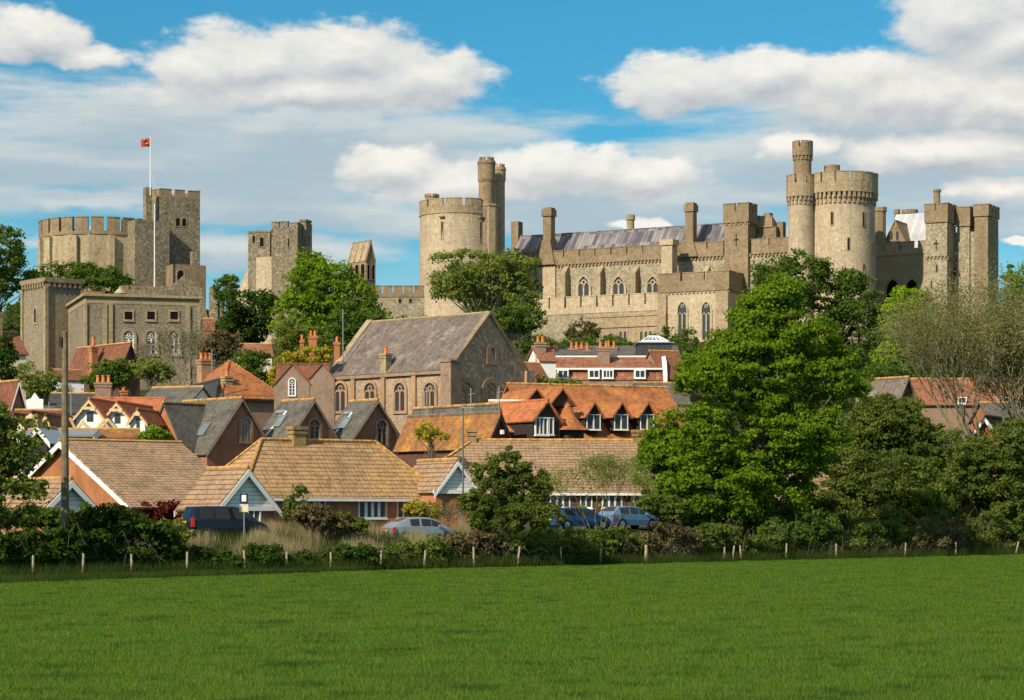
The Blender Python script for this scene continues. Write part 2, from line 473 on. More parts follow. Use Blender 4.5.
M['brick'] = brick('red_brick', (0.42, 0.18, 0.10), (0.32, 0.135, 0.075))
M['brick_dk'] = brick('old_brick', (0.36, 0.22, 0.145), (0.27, 0.165, 0.11), (0.30, 0.24, 0.17), 0.6)
M['brick_flint'] = brick('brick_and_flint', (0.46, 0.27, 0.17), (0.37, 0.21, 0.135), (0.52, 0.42, 0.29), 0.9)
M['brick_yel'] = brick('lichened_brick', (0.36, 0.22, 0.09), (0.25, 0.15, 0.07), (0.42, 0.29, 0.08), 0.6)
M['brick_soft'] = brick('soft_orange_brick', (0.46, 0.27, 0.145), (0.37, 0.21, 0.115))
M['brick_or'] = brick('orange_brick', (0.50, 0.19, 0.07), (0.40, 0.15, 0.06))
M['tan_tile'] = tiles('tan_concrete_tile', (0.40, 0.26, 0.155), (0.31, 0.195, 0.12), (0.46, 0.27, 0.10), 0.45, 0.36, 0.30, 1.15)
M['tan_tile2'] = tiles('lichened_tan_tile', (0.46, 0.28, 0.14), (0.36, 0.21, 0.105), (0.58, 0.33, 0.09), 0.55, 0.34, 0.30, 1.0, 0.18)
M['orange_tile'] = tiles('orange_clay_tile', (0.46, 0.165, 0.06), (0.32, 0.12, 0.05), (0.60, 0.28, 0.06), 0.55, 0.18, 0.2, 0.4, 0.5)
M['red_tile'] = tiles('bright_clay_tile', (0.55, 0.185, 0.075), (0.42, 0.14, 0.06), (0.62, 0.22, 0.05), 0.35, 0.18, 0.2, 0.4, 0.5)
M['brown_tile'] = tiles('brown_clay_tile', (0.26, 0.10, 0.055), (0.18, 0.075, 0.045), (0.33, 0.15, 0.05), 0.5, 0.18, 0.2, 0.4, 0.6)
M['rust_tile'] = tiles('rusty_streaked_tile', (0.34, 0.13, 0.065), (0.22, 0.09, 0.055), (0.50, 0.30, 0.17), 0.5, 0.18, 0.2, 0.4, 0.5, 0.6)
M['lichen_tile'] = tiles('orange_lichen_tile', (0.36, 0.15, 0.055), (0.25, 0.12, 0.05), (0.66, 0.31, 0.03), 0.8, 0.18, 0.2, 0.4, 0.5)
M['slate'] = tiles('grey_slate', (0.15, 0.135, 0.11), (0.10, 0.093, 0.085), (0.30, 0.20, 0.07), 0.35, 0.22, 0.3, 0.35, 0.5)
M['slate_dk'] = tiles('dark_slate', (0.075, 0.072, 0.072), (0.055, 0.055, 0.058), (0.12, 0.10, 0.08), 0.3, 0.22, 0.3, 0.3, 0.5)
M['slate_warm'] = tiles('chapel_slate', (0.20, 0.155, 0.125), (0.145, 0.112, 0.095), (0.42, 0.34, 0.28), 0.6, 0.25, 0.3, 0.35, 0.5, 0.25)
M['ridge_or'] = plain('lichened_ridge_tile', (0.42, 0.23, 0.075), 0.9, var=0.55, scale=3.5)
M['ridge_tan'] = plain('tan_ridge_tile', (0.44, 0.25, 0.09), 0.9, var=0.3, scale=2.0)
M['lead'] = lead_mat('lead_sheet', (0.085, 0.078, 0.090), (0.27, 0.235, 0.235))
M['lead_white'] = lead_mat('pale_lead', (0.42, 0.42, 0.43), (0.58, 0.57, 0.57), 0.6, 20)
M['white'] = plain('white_paint', (0.78, 0.76, 0.72), 0.5, 0.4, var=0.06)
M['cream'] = plain('cream_render', (0.66, 0.58, 0.44), 0.8, var=0.08)
M['timber'] = plain('new_yellow_timber', (0.62, 0.46, 0.24), 0.7, var=0.15)
M['blue_board'] = plain('white_weatherboard', (0.74, 0.73, 0.69), 0.6, var=0.07)
M['black'] = plain('black_stained_timber', (0.035, 0.027, 0.024), 0.7, var=0.2)
M['dkbrown'] = plain('tile_hanging_and_eave_shade', (0.11, 0.05, 0.035), 0.85, var=0.3)
M['glass'] = glass_mat('window_glass', (0.022, 0.024, 0.025), 0.32)
M['glass_lt'] = glass_mat('pale_glass', (0.10, 0.13, 0.14), 0.1)
M['car_glass'] = plain('car_glass', (0.010, 0.012, 0.014), 0.10, 0.7, var=0.05)
M['slit'] = plain('dark_opening', (0.012, 0.010, 0.010), 0.95, 0.05)
M['pot'] = plain('terracotta_pot', (0.58, 0.19, 0.055), 0.8, var=0.2)
M['wood_pole'] = plain('creosoted_pole', (0.17, 0.13, 0.075), 0.9, var=0.35)
M['post'] = plain('weathered_post', (0.36, 0.29, 0.19), 0.9, var=0.3)
M['metal'] = plain('galvanised_metal', (0.35, 0.36, 0.36), 0.45, 0.5, 0.6)
M['green_metal'] = plain('green_grey_metal', (0.10, 0.13, 0.12), 0.5, 0.4)
M['flag_red'] = plain('red_flag', (0.42, 0.05, 0.03), 0.8)
M['flag_gold'] = plain('gold_cloth', (0.60, 0.38, 0.08), 0.8)
M['bark'] = plain('tree_bark', (0.13, 0.105, 0.075), 0.95, var=0.4)
M['bark_pale'] = plain('pale_bark', (0.30, 0.26, 0.18), 0.95, var=0.3)
M['bark_olive'] = plain('olive_twigs', (0.17, 0.155, 0.085), 0.95, var=0.3)
M['navy'] = plain('navy_car_paint', (0.005, 0.009, 0.024), 0.25, 0.5, 0.0, var=0.03)
M['silver'] = plain('silver_car_paint', (0.30, 0.35, 0.40), 0.38, 0.6, 0.5, var=0.03)
M['blue'] = plain('blue_car_paint', (0.02, 0.075, 0.19), 0.36, 0.6, 0.2, var=0.03)
M['ltblue'] = plain('light_blue_car_paint', (0.13, 0.24, 0.38), 0.38, 0.6, 0.3, var=0.03)
M['rubber'] = plain('tyre_rubber', (0.02, 0.02, 0.02), 0.9)
M['redlens'] = plain('red_lens', (0.60, 0.02, 0.015), 0.2, 0.6)
M['clearlens'] = plain('clear_lens', (0.75, 0.77, 0.80), 0.15, 0.7)
M['plate'] = plain('yellow_plate', (0.75, 0.48, 0.03), 0.5)
M['asphalt'] = plain('asphalt', (0.055, 0.053, 0.05), 0.95, var=0.2)
M['sign_blue'] = plain('sign_navy', (0.02, 0.02, 0.09), 0.5)
M['sign_cream'] = plain('sign_cream', (0.70, 0.62, 0.38), 0.6)
LF = {
 'maple': leaf_mat('maple_leaf', (0.075, 0.145, 0.010), (0.215, 0.310, 0.022), 0.46),
 'bright': leaf_mat('bright_leaf', (0.11, 0.19, 0.012), (0.24, 0.34, 0.03), 0.45),
 'lime': leaf_mat('lime_leaf', (0.14, 0.23, 0.012), (0.30, 0.42, 0.03), 0.45),
 'dark': leaf_mat('dark_leaf', (0.024, 0.048, 0.008), (0.065, 0.11, 0.018), 0.3),
 'mid': leaf_mat('mid_leaf', (0.055, 0.10, 0.016), (0.13, 0.195, 0.035), 0.4),
 'olive': leaf_mat('olive_leaf', (0.12, 0.16, 0.028), (0.26, 0.30, 0.07), 0.45),
 'hedge': leaf_mat('hedge_leaf', (0.070, 0.100, 0.018), (0.19, 0.235, 0.05), 0.45),
 'brown': leaf_mat('brown_leaf', (0.075, 0.062, 0.028), (0.19, 0.15, 0.07), 0.25),
 'red': leaf_mat('copper_leaf', (0.07, 0.012, 0.010), (0.16, 0.035, 0.020), 0.25),
 'yellow': leaf_mat('yellow_leaf', (0.24, 0.23, 0.02), (0.42, 0.36, 0.04), 0.35),
 'willow': leaf_mat('willow_leaf', (0.13, 0.135, 0.04), (0.27, 0.26, 0.10), 0.4),
 'straw': leaf_mat('straw', (0.19, 0.16, 0.08), (0.44, 0.37, 0.21), 0.3),
 'rough': leaf_mat('rough_grass', (0.026, 0.044, 0.010), (0.060, 0.088, 0.02), 0.3),  # dark green grass with the shade on the verge put into its colour
  'bramble': leaf_mat('bramble_stems', (0.10, 0.075, 0.045), (0.22, 0.17, 0.10), 0.2),
}

def meadow_mat():
    m, t = new_mat('meadow_blades')
    geo = t.n('ShaderNodeNewGeometry'); ob = t.n('ShaderNodeTexCoord').outputs['Object']
    st = t.n('ShaderNodeVectorMath', {0: ob, 1: (0.6, 1.0, 0)}, operation='MULTIPLY').outputs[0]
    n1 = t.noise(st, 0.10, 4, 0.6); n2 = t.noise(ob, 0.55, 4, 0.65); n3 = t.noise(ob, 0.23, 5, 0.7)
    col = t.mix(geo.outputs['Random Per Island'], (0.060, 0.126, 0.014, 1), (0.142, 0.230, 0.030, 1))
    col = t.mix(t.sstep(n1, 0.42, 0.66, 0, 0.5), col, (0.135, 0.190, 0.025, 1))
    col = t.mix(t.sstep(n2, 0.50, 0.66, 0, 0.8), col, (0.034, 0.075, 0.016, 1))
    col = t.mix(t.sstep(n3, 0.60, 0.72, 0, 0.6), col, (0.20, 0.21, 0.05, 1))
    d = t.n('ShaderNodeBsdfDiffuse', {0: col}); tr = t.n('ShaderNodeBsdfTranslucent', {0: col})
    mx = t.n('ShaderNodeMixShader', {0: 0.35, 1: d.outputs[0], 2: tr.outputs[0]})
    t.n('ShaderNodeOutputMaterial', {0: mx.outputs[0]})
    return m
LF['meadow'] = meadow_mat()
# ------------------------------------------------------------------ ground
def build_ground():
    xs = np.unique(np.concatenate([np.linspace(-4000, -320, 18), np.linspace(-320, 320, 161), np.linspace(320, 4000, 18)]))
    ys = np.unique(np.concatenate([np.linspace(-400, 20, 12), np.linspace(20, 90, 12), np.linspace(90, 260, 86), np.linspace(260, 620, 61), np.linspace(620, 9000, 40)]))
    XX, YY = np.meshgrid(xs, ys)
    ZZ = ground(XX, YY)
    nx, ny = len(xs), len(ys)
    v = np.stack([XX.ravel(), YY.ravel(), ZZ.ravel()], 1)
    i = np.arange(nx * ny).reshape(ny, nx)
    q = np.stack([i[:-1, :-1], i[:-1, 1:], i[1:, 1:], i[1:, :-1]], -1).reshape(-1, 4)
    me = bpy.data.meshes.new('ground'); me.from_pydata(v.tolist(), [], q.tolist())
    for p in me.polygons: p.use_smooth = True
    m, t = new_mat('meadow_soil_and_turf')
    tc = t.n('ShaderNodeTexCoord'); ob = tc.outputs['Object']
    st = t.n('ShaderNodeVectorMath', {0: ob, 1: (0.5, 1.0, 1)}, operation='MULTIPLY').outputs[0]
    n1 = t.noise(st, 0.12, 6, 0.6); n2 = t.noise(ob, 1.3, 5, 0.7); n3 = t.noise(ob, 14.0, 3, 0.7)
    col = t.mix(t.sstep(n1, 0.35, 0.65), (0.050, 0.115, 0.012, 1), (0.085, 0.165, 0.014, 1))
    col = t.mix(t.sstep(n2, 0.35, 0.7, 0, 0.5), col, (0.035, 0.085, 0.010, 1))
    col = t.mix(t.sstep(n3, 0.4, 0.7, 0, 0.5), col, (0.11, 0.18, 0.02, 1))
    sep = t.n('ShaderNodeSeparateXYZ', {0: ob})
    # rough scrubby ground beyond the field boundary
    e = t.math('SUBTRACT', sep.outputs[1], t.math('ADD', t.math('MULTIPLY', sep.outputs[0], 1.232), 137.0))
    n4 = t.noise(ob, 0.25, 5, 0.7)
    scrub = t.mix(t.sstep(n4, 0.4, 0.6), (0.030, 0.045, 0.012, 1), (0.075, 0.065, 0.030, 1))
    col = t.mix(t.sstep(e, -1.0, 1.5), col, scrub)
    finish(t, col, 1.0, n3, 0.8, 0.12, 0.05)
    me.materials.append(m)
    o = bpy.data.objects.new('ground', me); COL.objects.link(o); tag(o, kind='structure')
    # car park: an asphalt sheet behind the hedge
    mb = MB()
    N = 24
    row0 = []; row1 = []
    for k in range(N + 1):
        x = -24 + 46 * k / N; yf = float(fence_y(x))
        row0.append((x - 2, yf + 11, 0)); row1.append((x - 8, yf + 27, 0))
    for k in range(N):
        a, b, c, d = row0[k], row0[k + 1], row1[k + 1], row1[k]
        mids = 6
        for j in range(mids):
            f0, f1 = j / mids, (j + 1) / mids
            P = []
            for (p, q_, f) in ((a, d, f0), (b, c, f0), (b, c, f1), (a, d, f1)):
                x = p[0] + (q_[0] - p[0]) * f; y = p[1] + (q_[1] - p[1]) * f; P.append((x, y, G(x, y) + 0.035))
            mb.poly(*P)
    tag(mb.build('car_park', M['asphalt']), kind='structure')
build_ground()
# ------------------------------------------------------------------ windows, battlements, chimneys
def window(T, fr, u, z, w, h, kind='pointed', lights=1, surround=0.25, proud=0.14, glass='glass', frame='quoin', bars=0, name='window', sill=True):
    """a framed opening centred at u, sill height z on the wall plane d=0 of fr"""
    inn = arch(w, h, kind, u0=u, z0=z)
    if kind == 'rect':
        out = arch(w + 2 * surround, h + 2 * surround, kind, u0=u, z0=z - surround)
    else:
        out = arch(w + 2 * surround, h + 2 * surround, kind, u0=u, z0=z - surround)
    m = MB().ring(fr, out, inn, 0.003, proud)
    t = max(0.05, min(0.24, w * 0.10))
    if lights > 1 and kind != 'rect':
        lw = w / lights
        for k in range(lights):
            c = u - w / 2 + lw * (k + 0.5)
            lk = 'pointed' if kind == 'pointed' else 'round'
            hh = h * (0.70 if lights == 2 else 0.72)
            o2 = arch(lw, hh + t, lk, u0=c, z0=z); i2 = arch(lw - t * 1.3, hh, lk, u0=c, z0=z + .01)
            m.ring(fr, o2, i2, 0.02, proud * 0.7)
        if lights == 2:
            r = w * 0.20; zc = z + h - (w * 0.42 if kind == 'pointed' else w * .36)
            o2 = [(u + r * math.cos(a), zc + r * math.sin(a)) for a in [math.pi * i / 6 for i in range(12)]]
            i2 = [(u + r * .6 * math.cos(a), zc + r * .6 * math.sin(a)) for a in [math.pi * i / 6 for i in range(12)]]
            m.ring(fr, o2, i2, 0.02, proud * 0.65)
    elif lights > 1:
        for k in range(1, lights):
            c = u - w / 2 + w * k / lights; m.fbox(fr, c - t / 2, c + t / 2, 0.02, proud * .8, z, z + h)
    for k in range(1, bars + 1):
        zz = z + h * k / (bars + 1); m.fbox(fr, u - w / 2, u + w / 2, 0.025, proud * .55, zz - t / 3, zz + t / 3)
    if sill and kind == 'rect':
        m.fbox(fr, u - w / 2 - surround - .05, u + w / 2 + surround + .05, 0.004, proud + 0.06, z - surround - 0.08, z - surround + .01)
    wobj = m.build(name, M[frame], T)
    MB().add([fr.pt(a, 0.022 if surround else .004, b) for a, b in inn], [tuple(range(len(inn)))]).build('pane', M[glass], wobj)
    return wobj

def slit(T, fr, u, z, w, h, name='arrow_slit'):
    m = MB().ring(fr, arch(w + .3, h + .3, 'rect', u0=u, z0=z - .15), arch(w, h, 'rect', u0=u, z0=z), 0.003, 0.05)
    o = m.build(name, M['ash_dark'], T)
    MB().add([fr.pt(a, 0.012, b) for a, b in arch(w, h, 'rect', u0=u, z0=z)], [(0, 1, 2, 3)]).build('opening', M['slit'], o)

def crenel_line(m, fr, u0, u1, z, hb, hm, th, pitch, gap, dout=0.15, phase=0.0, jit=0.0):
    """a parapet along one wall: solid strip, then merlons with gaps"""
    m.fbox(fr, u0, u1, dout - th, dout, z, z + hb)
    n = max(1, int(round((u1 - u0) / pitch)))
    p = (u1 - u0) / n
    for k in range(n):
        a = u0 + k * p + (gap / 2 if k > 0 else 0); b = u0 + (k + 1) * p - (gap / 2 if k < n - 1 else 0)
        dz = random.uniform(-jit, jit)
        m.fbox(fr, a, b, dout - th, dout - .001, z + hb, z + hb + hm + dz)
        m.fbox(fr, a - .06, b + .06, dout - th - .06, dout + .07, z + hb + hm + dz, z + hb + hm + dz + 0.16)
def corbel_line(m, fr, u0, u1, z, step=0.8, w=0.35, h=0.45, d=0.2):
    n = max(1, int((u1 - u0) / step)); p = (u1 - u0) / n
    for k in range(n):
        c = u0 + (k + .5) * p; m.fbox(fr, c - w / 2, c + w / 2, 0.002, d, z - h, z)
    m.fbox(fr, u0, u1, 0.001, d + .05, z, z + .14)

def rect_parapet(T, x0, x1, y0, y1, z, hb, hm, pitch, gap, mat, corb=True, th=0.5, out=0.2, name='battlement', jit=0.0):
    m = MB()
    F_ = Fr(x0, y0, 0); Rr = Fr(x1, y0, R(90)); Lf = Fr(x0, y1, R(-90)); B_ = Fr(x1, y1, R(180))
    for fr, L, tr in ((F_, x1 - x0, 0), (B_, x1 - x0, 0), (Rr, y1 - y0, th), (Lf, y1 - y0, th)):
        ex = out if tr == 0 else -(th - out) - .01
        crenel_line(m, fr, -ex, L + ex, z, hb, hm, th, pitch, gap, dout=out, jit=jit)
        if corb: corbel_line(m, fr, 0, L, z - 0.14, d=out * .9)
    return m.build(name, M[mat], T)

def round_parapet(T, cx, cy, r, z, hb, hm, n, gapf, mat, th=0.5, corb=0, ch=1.0, out=0.35, name='battlement', seg=3, ph=0.0):
    m = MB(); ro = r + out
    m.arc(cx, cy, ro - th, ro, z, z + hb, n=max(24, n * 2))
    for k in range(n):
        a0 = 2 * math.pi * (k + gapf / 2) / n + ph; a1 = 2 * math.pi * (k + 1 - gapf / 2) / n + ph
        m.arc(cx, cy, ro - th + .002, ro - .002, z + hb, z + hb + hm, a0, a1, seg)
        m.arc(cx, cy, ro - th - .05, ro + .06, z + hb + hm, z + hb + hm + .15, a0 - .01, a1 + .01, seg)
    m.arc(cx, cy, r - .1, ro + .05, z - .16, z, n=32)
    o = m.build(name, M[mat], T)
    if corb:
        m = MB()
        for k in range(corb):
            a = 2 * math.pi * (k + .25) / corb; b = 2 * math.pi * (k + .75) / corb
            m.arc(cx, cy, r - .05, ro - .03, z - .16 - ch * .5, z - .16, a, b, 1)
            m.arc(cx, cy, r - .05, r + out * .45, z - .16 - ch, z - .16 - ch * .5, a, b, 1)
        m.build('corbel_table', M[mat], T)
    return o

def chimney(T, x, y, z0, z1, w, d=None, mat='brick_dk', pots=2, a=0.0, name='chimney', cap=None, poth=0.6, potmat='pot'):
    d = d or w
    fr = Fr(x, y, a); m = MB().fbox(fr, -w / 2, w / 2, -d / 2, d / 2, z0, z1)
    m.fbox(fr, -w / 2 - .07, w / 2 + .07, -d / 2 - .07, d / 2 + .07, z1 - .42, z1 - .22)
    m.fbox(fr, -w / 2 - .11, w / 2 + .11, -d / 2 - .11, d / 2 + .11, z1 - .15, z1 + .06)
    o = m.build(name, M[mat], T)
    for k in range(pots):
        u = (k + .5) / pots * w - w / 2
        px, py_, _ = fr.pt(u, 0, 0); rr = min(.17, w / pots * .36)
        MB().cyl(px, py_, z1 + .05, z1 + .05 + poth, rr * 1.1, rr * .85, 10).cyl(px, py_, z1 + .05 + poth, z1 + .13 + poth, rr * 1.15, rr * 1.15, 10).build('chimney_pot', M[potmat], o)
    return o

# ------------------------------------------------------------------ houses
class House:
    """near corner A shown at (px,D), front (gable or eaves) runs right-and-away at angle a"""
    def __init__(s, name, label, cat, px, D, a, pxr, pxl, py_e, py_r, ridge='y', wall='brick', roof='slate', oh=0.3, gmat=None, group=None,
                 w=None, L=None, zb=None, hip=False, board=None, ridgemat=None, ztop=None, boardw=0.22):
        A = R(a); s.a = A
        x0, y0 = X(px, D), float(D)
        s.w = w or reach(x0, y0, A, pxr); s.L = L or reach(x0, y0, A + math.pi / 2, pxl)
        s.ze = Z(py_e, D)
        cxl, cyl = (s.w / 2, 0) if ridge == 'y' else (s.w / 2, s.L / 2)
        yr = y0 + cxl * math.sin(A) + cyl * math.cos(A)
        s.zr = Z(py_r, yr)
        xc = x0 + s.w / 2 * math.cos(A) - s.L / 2 * math.sin(A); yc = y0 + s.w / 2 * math.sin(A) + s.L / 2 * math.cos(A)
        zb = min(G(x0, y0), G(xc, yc)) - .15 if zb is None else zb
        zb = min(zb, s.ze - 1.5); s.zb = zb
        s.T = thing(name, label, cat, x0, y0, zb, A, group)
        w_, L_, ze, zr = s.w, s.L, s.ze, s.zr
        s.front = Fr(0, 0, 0); s.right = Fr(w_, 0, R(90)); s.left = Fr(0, L_, R(-90)); s.back = Fr(w_, L_, R(180))
        m = MB()
        if hip:
            m.box(0, w_, 0, L_, zb, ze); m.build('wall', M[wall], s.T)
            h = min(w_, L_) / 2
            if ridge == 'x': p = (h, L_ / 2), (w_ - (h if hip is True else -oh + .05), L_ / 2)
            else: p = (w_ / 2, h), (w_ / 2, L_ - h)
            dz = (zr - ze) / h * oh
            c = [(-oh, -oh, ze - dz), (w_ + oh, -oh, ze - dz), (w_ + oh, L_ + oh, ze - dz), (-oh, L_ + oh, ze - dz)]
            r0, r1 = (p[0][0], p[0][1], zr), (p[1][0], p[1][1], zr)
            m = MB()
            if ridge == 'x':
                fs = [(c[0], c[1], r1, r0), (c[1], c[2], r1), (c[2], c[3], r0, r1), (c[3], c[0], r0)]
            else:
                fs = [(c[0], c[1], r0), (c[1], c[2], r1, r0), (c[2], c[3], r1), (c[3], c[0], r0, r1)]
            for f in fs: m.slab(f, .1)
            s.roof = m.build('roof', M[roof], s.T)
            rm = MB()
            rm.tube((r0[0], r0[1], zr + .02), (r1[0], r1[1], zr + .02), .13, n=6)
            for q, r in ((c[0], r0), (c[1], r1 if ridge == 'x' else r0), (c[2], r1), (c[3], r0 if ridge == 'x' else r1)):
                rm.tube((q[0], q[1], q[2] + .03), (r[0], r[1], r[2] + .03), .11, n=6)
            rm.build('ridge_tiles', M[ridgemat or 'ridge_tan'], s.roof)
            g = MB()
            for fr, Ln in ((s.front, w_), (s.right, L_), (s.left, L_), (s.back, w_)):
                g.fbox(fr, -oh - .02, Ln + oh + .02, oh - .02, oh + .08, ze - dz - .20, ze - dz - .03)
            g.build('gutter', M['white'] if board else M['black'], s.T)
            return
        if ridge == 'y':
            m.prism(s.front, [(0, zb), (w_, zb), (w_, ze), (w_ / 2, zr - .05), (0, ze)], -L_, 0)
            hw = w_ / 2; sl = (zr - ze) / hw; dz = sl * oh
            quads = [[(-oh, -oh, ze - dz), (hw, -oh, zr), (hw, L_ + oh, zr), (-oh, L_ + oh, ze - dz)],
                     [(w_ + oh, -oh, ze - dz), (w_ + oh, L_ + oh, ze - dz), (hw, L_ + oh, zr), (hw, -oh, zr)]]
            rl = ((hw, -oh, zr + .03), (hw, L_ + oh, zr + .03))
            ends = [(s.front, w_), (s.back, w_)]
        else:
            m.prism(s.right, [(0, zb), (L_, zb), (L_, ze), (L_ / 2, zr - .05), (0, ze)], -w_, 0)
            hw = L_ / 2; sl = (zr - ze) / hw; dz = sl * oh
            quads = [[(-oh, -oh, ze - dz), (w_ + oh, -oh, ze - dz), (w_ + oh, hw, zr), (-oh, hw, zr)],
                     [(-oh, L_ + oh, ze - dz), (-oh, hw, zr), (w_ + oh, hw, zr), (w_ + oh, L_ + oh, ze - dz)]]
            rl = ((-oh, hw, zr + .03), (w_ + oh, hw, zr + .03))
            ends = [(s.right, L_), (s.left, L_)]
        m.build('wall', M[wall], s.T)
        m = MB()
        for q in quads: m.slab([(x, y, z + .1) for x, y, z in q], .12)
        s.roof = m.build('roof', M[roof], s.T)
        MB().tube((rl[0][0], rl[0][1], rl[0][2] + .08), (rl[1][0], rl[1][1], rl[1][2] + .08), .12, n=6).build('ridge_tiles', M[ridgemat or 'ridge_tan'], s.roof)
        if board:
            for fr, Ln in ends:
                hwl = Ln / 2; bw = boardw
                m = MB()
                for sg in (0, 1):
                    pts = [(-oh, ze - dz), (hwl, zr), (hwl, zr - bw * 1.2), (-oh, ze - dz - bw)]
                    if sg: pts = [(Ln - u, z) for u, z in pts]
                    m.prism(fr, pts, oh + .005, oh + .06)
                m.build('bargeboard', M[board], s.T)
        if gmat:
            for fr, Ln in ends[:1]:
                m = MB()
                k = 0
                zz = ze - .1; stp = .22
                while zz < zr - .3:
                    f = max(0, (zz - ze) / (zr - ze)); hw_ = Ln / 2 * (1 - f) - .05
                    if hw_ > .1: m.fbox(fr, Ln / 2 - hw_, Ln / 2 + hw_, .01, .035, zz, zz + stp - .018)
                    zz += stp
                m.build('cladding', M[gmat], s.T)
    def ux(s, px, y):
        """local x at depth y that shows at column px"""
        ca, sa = math.cos(s.a), math.sin(s.a); T = s.T.location
        return reach(T.x - y * sa, T.y + y * ca, s.a, px)
    def wu(s, px, side='front'):
        """u on a wall for a picture column"""
        fr = getattr(s, side)
        ca, sa = math.cos(s.a), math.sin(s.a); T = s.T.location
        ox, oy = T.x + fr.ox * ca - fr.oy * sa, T.y + fr.ox * sa + fr.oy * ca
        return reach(ox, oy, s.a + fr.a, px)
    def wz(s, py, px, side='front'):
        fr = getattr(s, side); u = s.wu(px, side); x, y, _ = fr.pt(u, 0, 0)
        ca, sa = math.cos(s.a), math.sin(s.a)
        return Z(py, s.T.location.y + x * sa + y * ca)
    def win(s, px, py0, py1, pw, kind='rect', side='front', **kw):
        """window centred at column px between rows py0 (top) and py1 (bottom), pw columns wide"""
        fr = getattr(s, side); u0, u1 = s.wu(px - pw / 2, side), s.wu(px + pw / 2, side)
        zt, zb = s.wz(py0, px, side), s.wz(py1, px, side)
        return window(s.T, fr, (u0 + u1) / 2, zb, abs(u1 - u0), zt - zb, kind, **kw)
    def skylight(s, fx, fy, w, h, slope='left'):
        """roof window at fraction fx along the ridge, fy up the slope"""
        if slope == 'left':
            hw = s.w / 2; n = Vector((-(s.zr - s.ze), 0, hw)).normalized()
            c = Vector((hw * fy, s.L * fx, s.ze + (s.zr - s.ze) * fy)); t = Vector((0, 1, 0)); b = n.cross(t)
        else:
            hw = s.L / 2; n = Vector((0, -(s.zr - s.ze), hw)).normalized()
            c = Vector((s.w * fx, hw * fy, s.ze + (s.zr - s.ze) * fy)); t = Vector((1, 0, 0)); b = n.cross(t)
        c = c + n * .12
        def P(u, v, k): return c + t * u + b * v + n * k
        m = MB()
        for (u0, u1, v0, v1) in ((-w, w, -h, -h + .09), (-w, w, h - .09, h), (-w, -w + .09, -h + .09, h - .09), (w - .09, w, -h + .09, h - .09)):
            p = [P(u, v, k) for k in (-.04, .10) for u, v in ((u0, v0), (u1, v0), (u1, v1), (u0, v1))]
            m.add(p, [(0, 1, 2, 3), (4, 5, 6, 7), (0, 1, 5, 4), (1, 2, 6, 5), (2, 3, 7, 6), (3, 0, 4, 7)])
        o = m.build('roof_window', M['metal'], s.T)
        MB().poly(P(-w, -h, .05), P(w, -h, .05), P(w, h, .05), P(-w, h, .05)).build('pane', M['glass_lt'], o)

def rect_tower(name, label, cat, px, D, a, pxr, pxl, py_top, zb, mat, w=None, L=None):
    A = R(a); x0, y0 = X(px, D), float(D)
    w = w or reach(x0, y0, A, pxr); L = L or reach(x0, y0, A + math.pi / 2, pxl)
    T = thing(name, label, cat, x0, y0, zb, A)
    return T, w, L, Z(py_top, D)

# ------------------------------------------------------------------ plants
def leaf_obj(name, pos, nrm, size, mat, parent=None, aspect=0.62, zb=0.0):
    N = len(pos)
    nrm = nrm / (np.linalg.norm(nrm, axis=1, keepdims=True) + 1e-9)
    r = RNG.normal(size=(N, 3)); t = np.cross(nrm, r); t /= (np.linalg.norm(t, axis=1, keepdims=True) + 1e-9)
    b = np.cross(nrm, t); s = size[:, None]
    v = np.empty((N, 4, 3)); v[:, 0] = pos + t * s; v[:, 1] = pos + b * s * aspect; v[:, 2] = pos - t * s; v[:, 3] = pos - b * s * aspect
    v[:, :, 2] -= zb
    me = bpy.data.meshes.new(name)
    me.vertices.add(N * 4); me.vertices.foreach_set('co', v.reshape(-1).astype(np.float32))
    me.loops.add(N * 4); me.loops.foreach_set('vertex_index', np.arange(N * 4, dtype=np.int32))
    me.polygons.add(N); me.polygons.foreach_set('loop_start', np.arange(0, N * 4, 4, dtype=np.int32))
    me.update(); me.validate()
    me.materials.append(mat)
    o = bpy.data.objects.new(name, me); COL.objects.link(o)
    if parent: o.parent = parent
    return o

def crown_pts(lobes, npuff, pr, nleaf, flat=0.65, inner=0.45, up=0.7, jit=0.5):
    L = np.array(lobes, float)                      # cx cy cz rx ry rz
    vol = (L[:, 3] * L[:, 4] * L[:, 5]) ** 0.75; pick = RNG.choice(len(L), npuff, p=vol / vol.sum())
    d = RNG.normal(size=(npuff, 3)); d /= np.linalg.norm(d, axis=1, keepdims=True)
    rad = inner + (1 - inner) * RNG.random(npuff) ** 0.6
    C = L[pick, :3] + d * rad[:, None] * L[pick, 3:6]
    prs = pr * RNG.uniform(0.4, 1.5, npuff)
    idx = np.repeat(np.arange(npuff), nleaf); N = len(idx)
    q = RNG.normal(size=(N, 3)); q /= np.linalg.norm(q, axis=1, keepdims=True)
    flip = RNG.random(N) < up; q[flip, 2] = np.abs(q[flip, 2])
    rr = prs[idx] * (0.35 + 0.80 * RNG.random(N))
    pos = C[idx] + q * rr[:, None] * np.array([1, 1, flat])
    nrm = q + RNG.normal(size=(N, 3)) * jit
    return pos, nrm, C

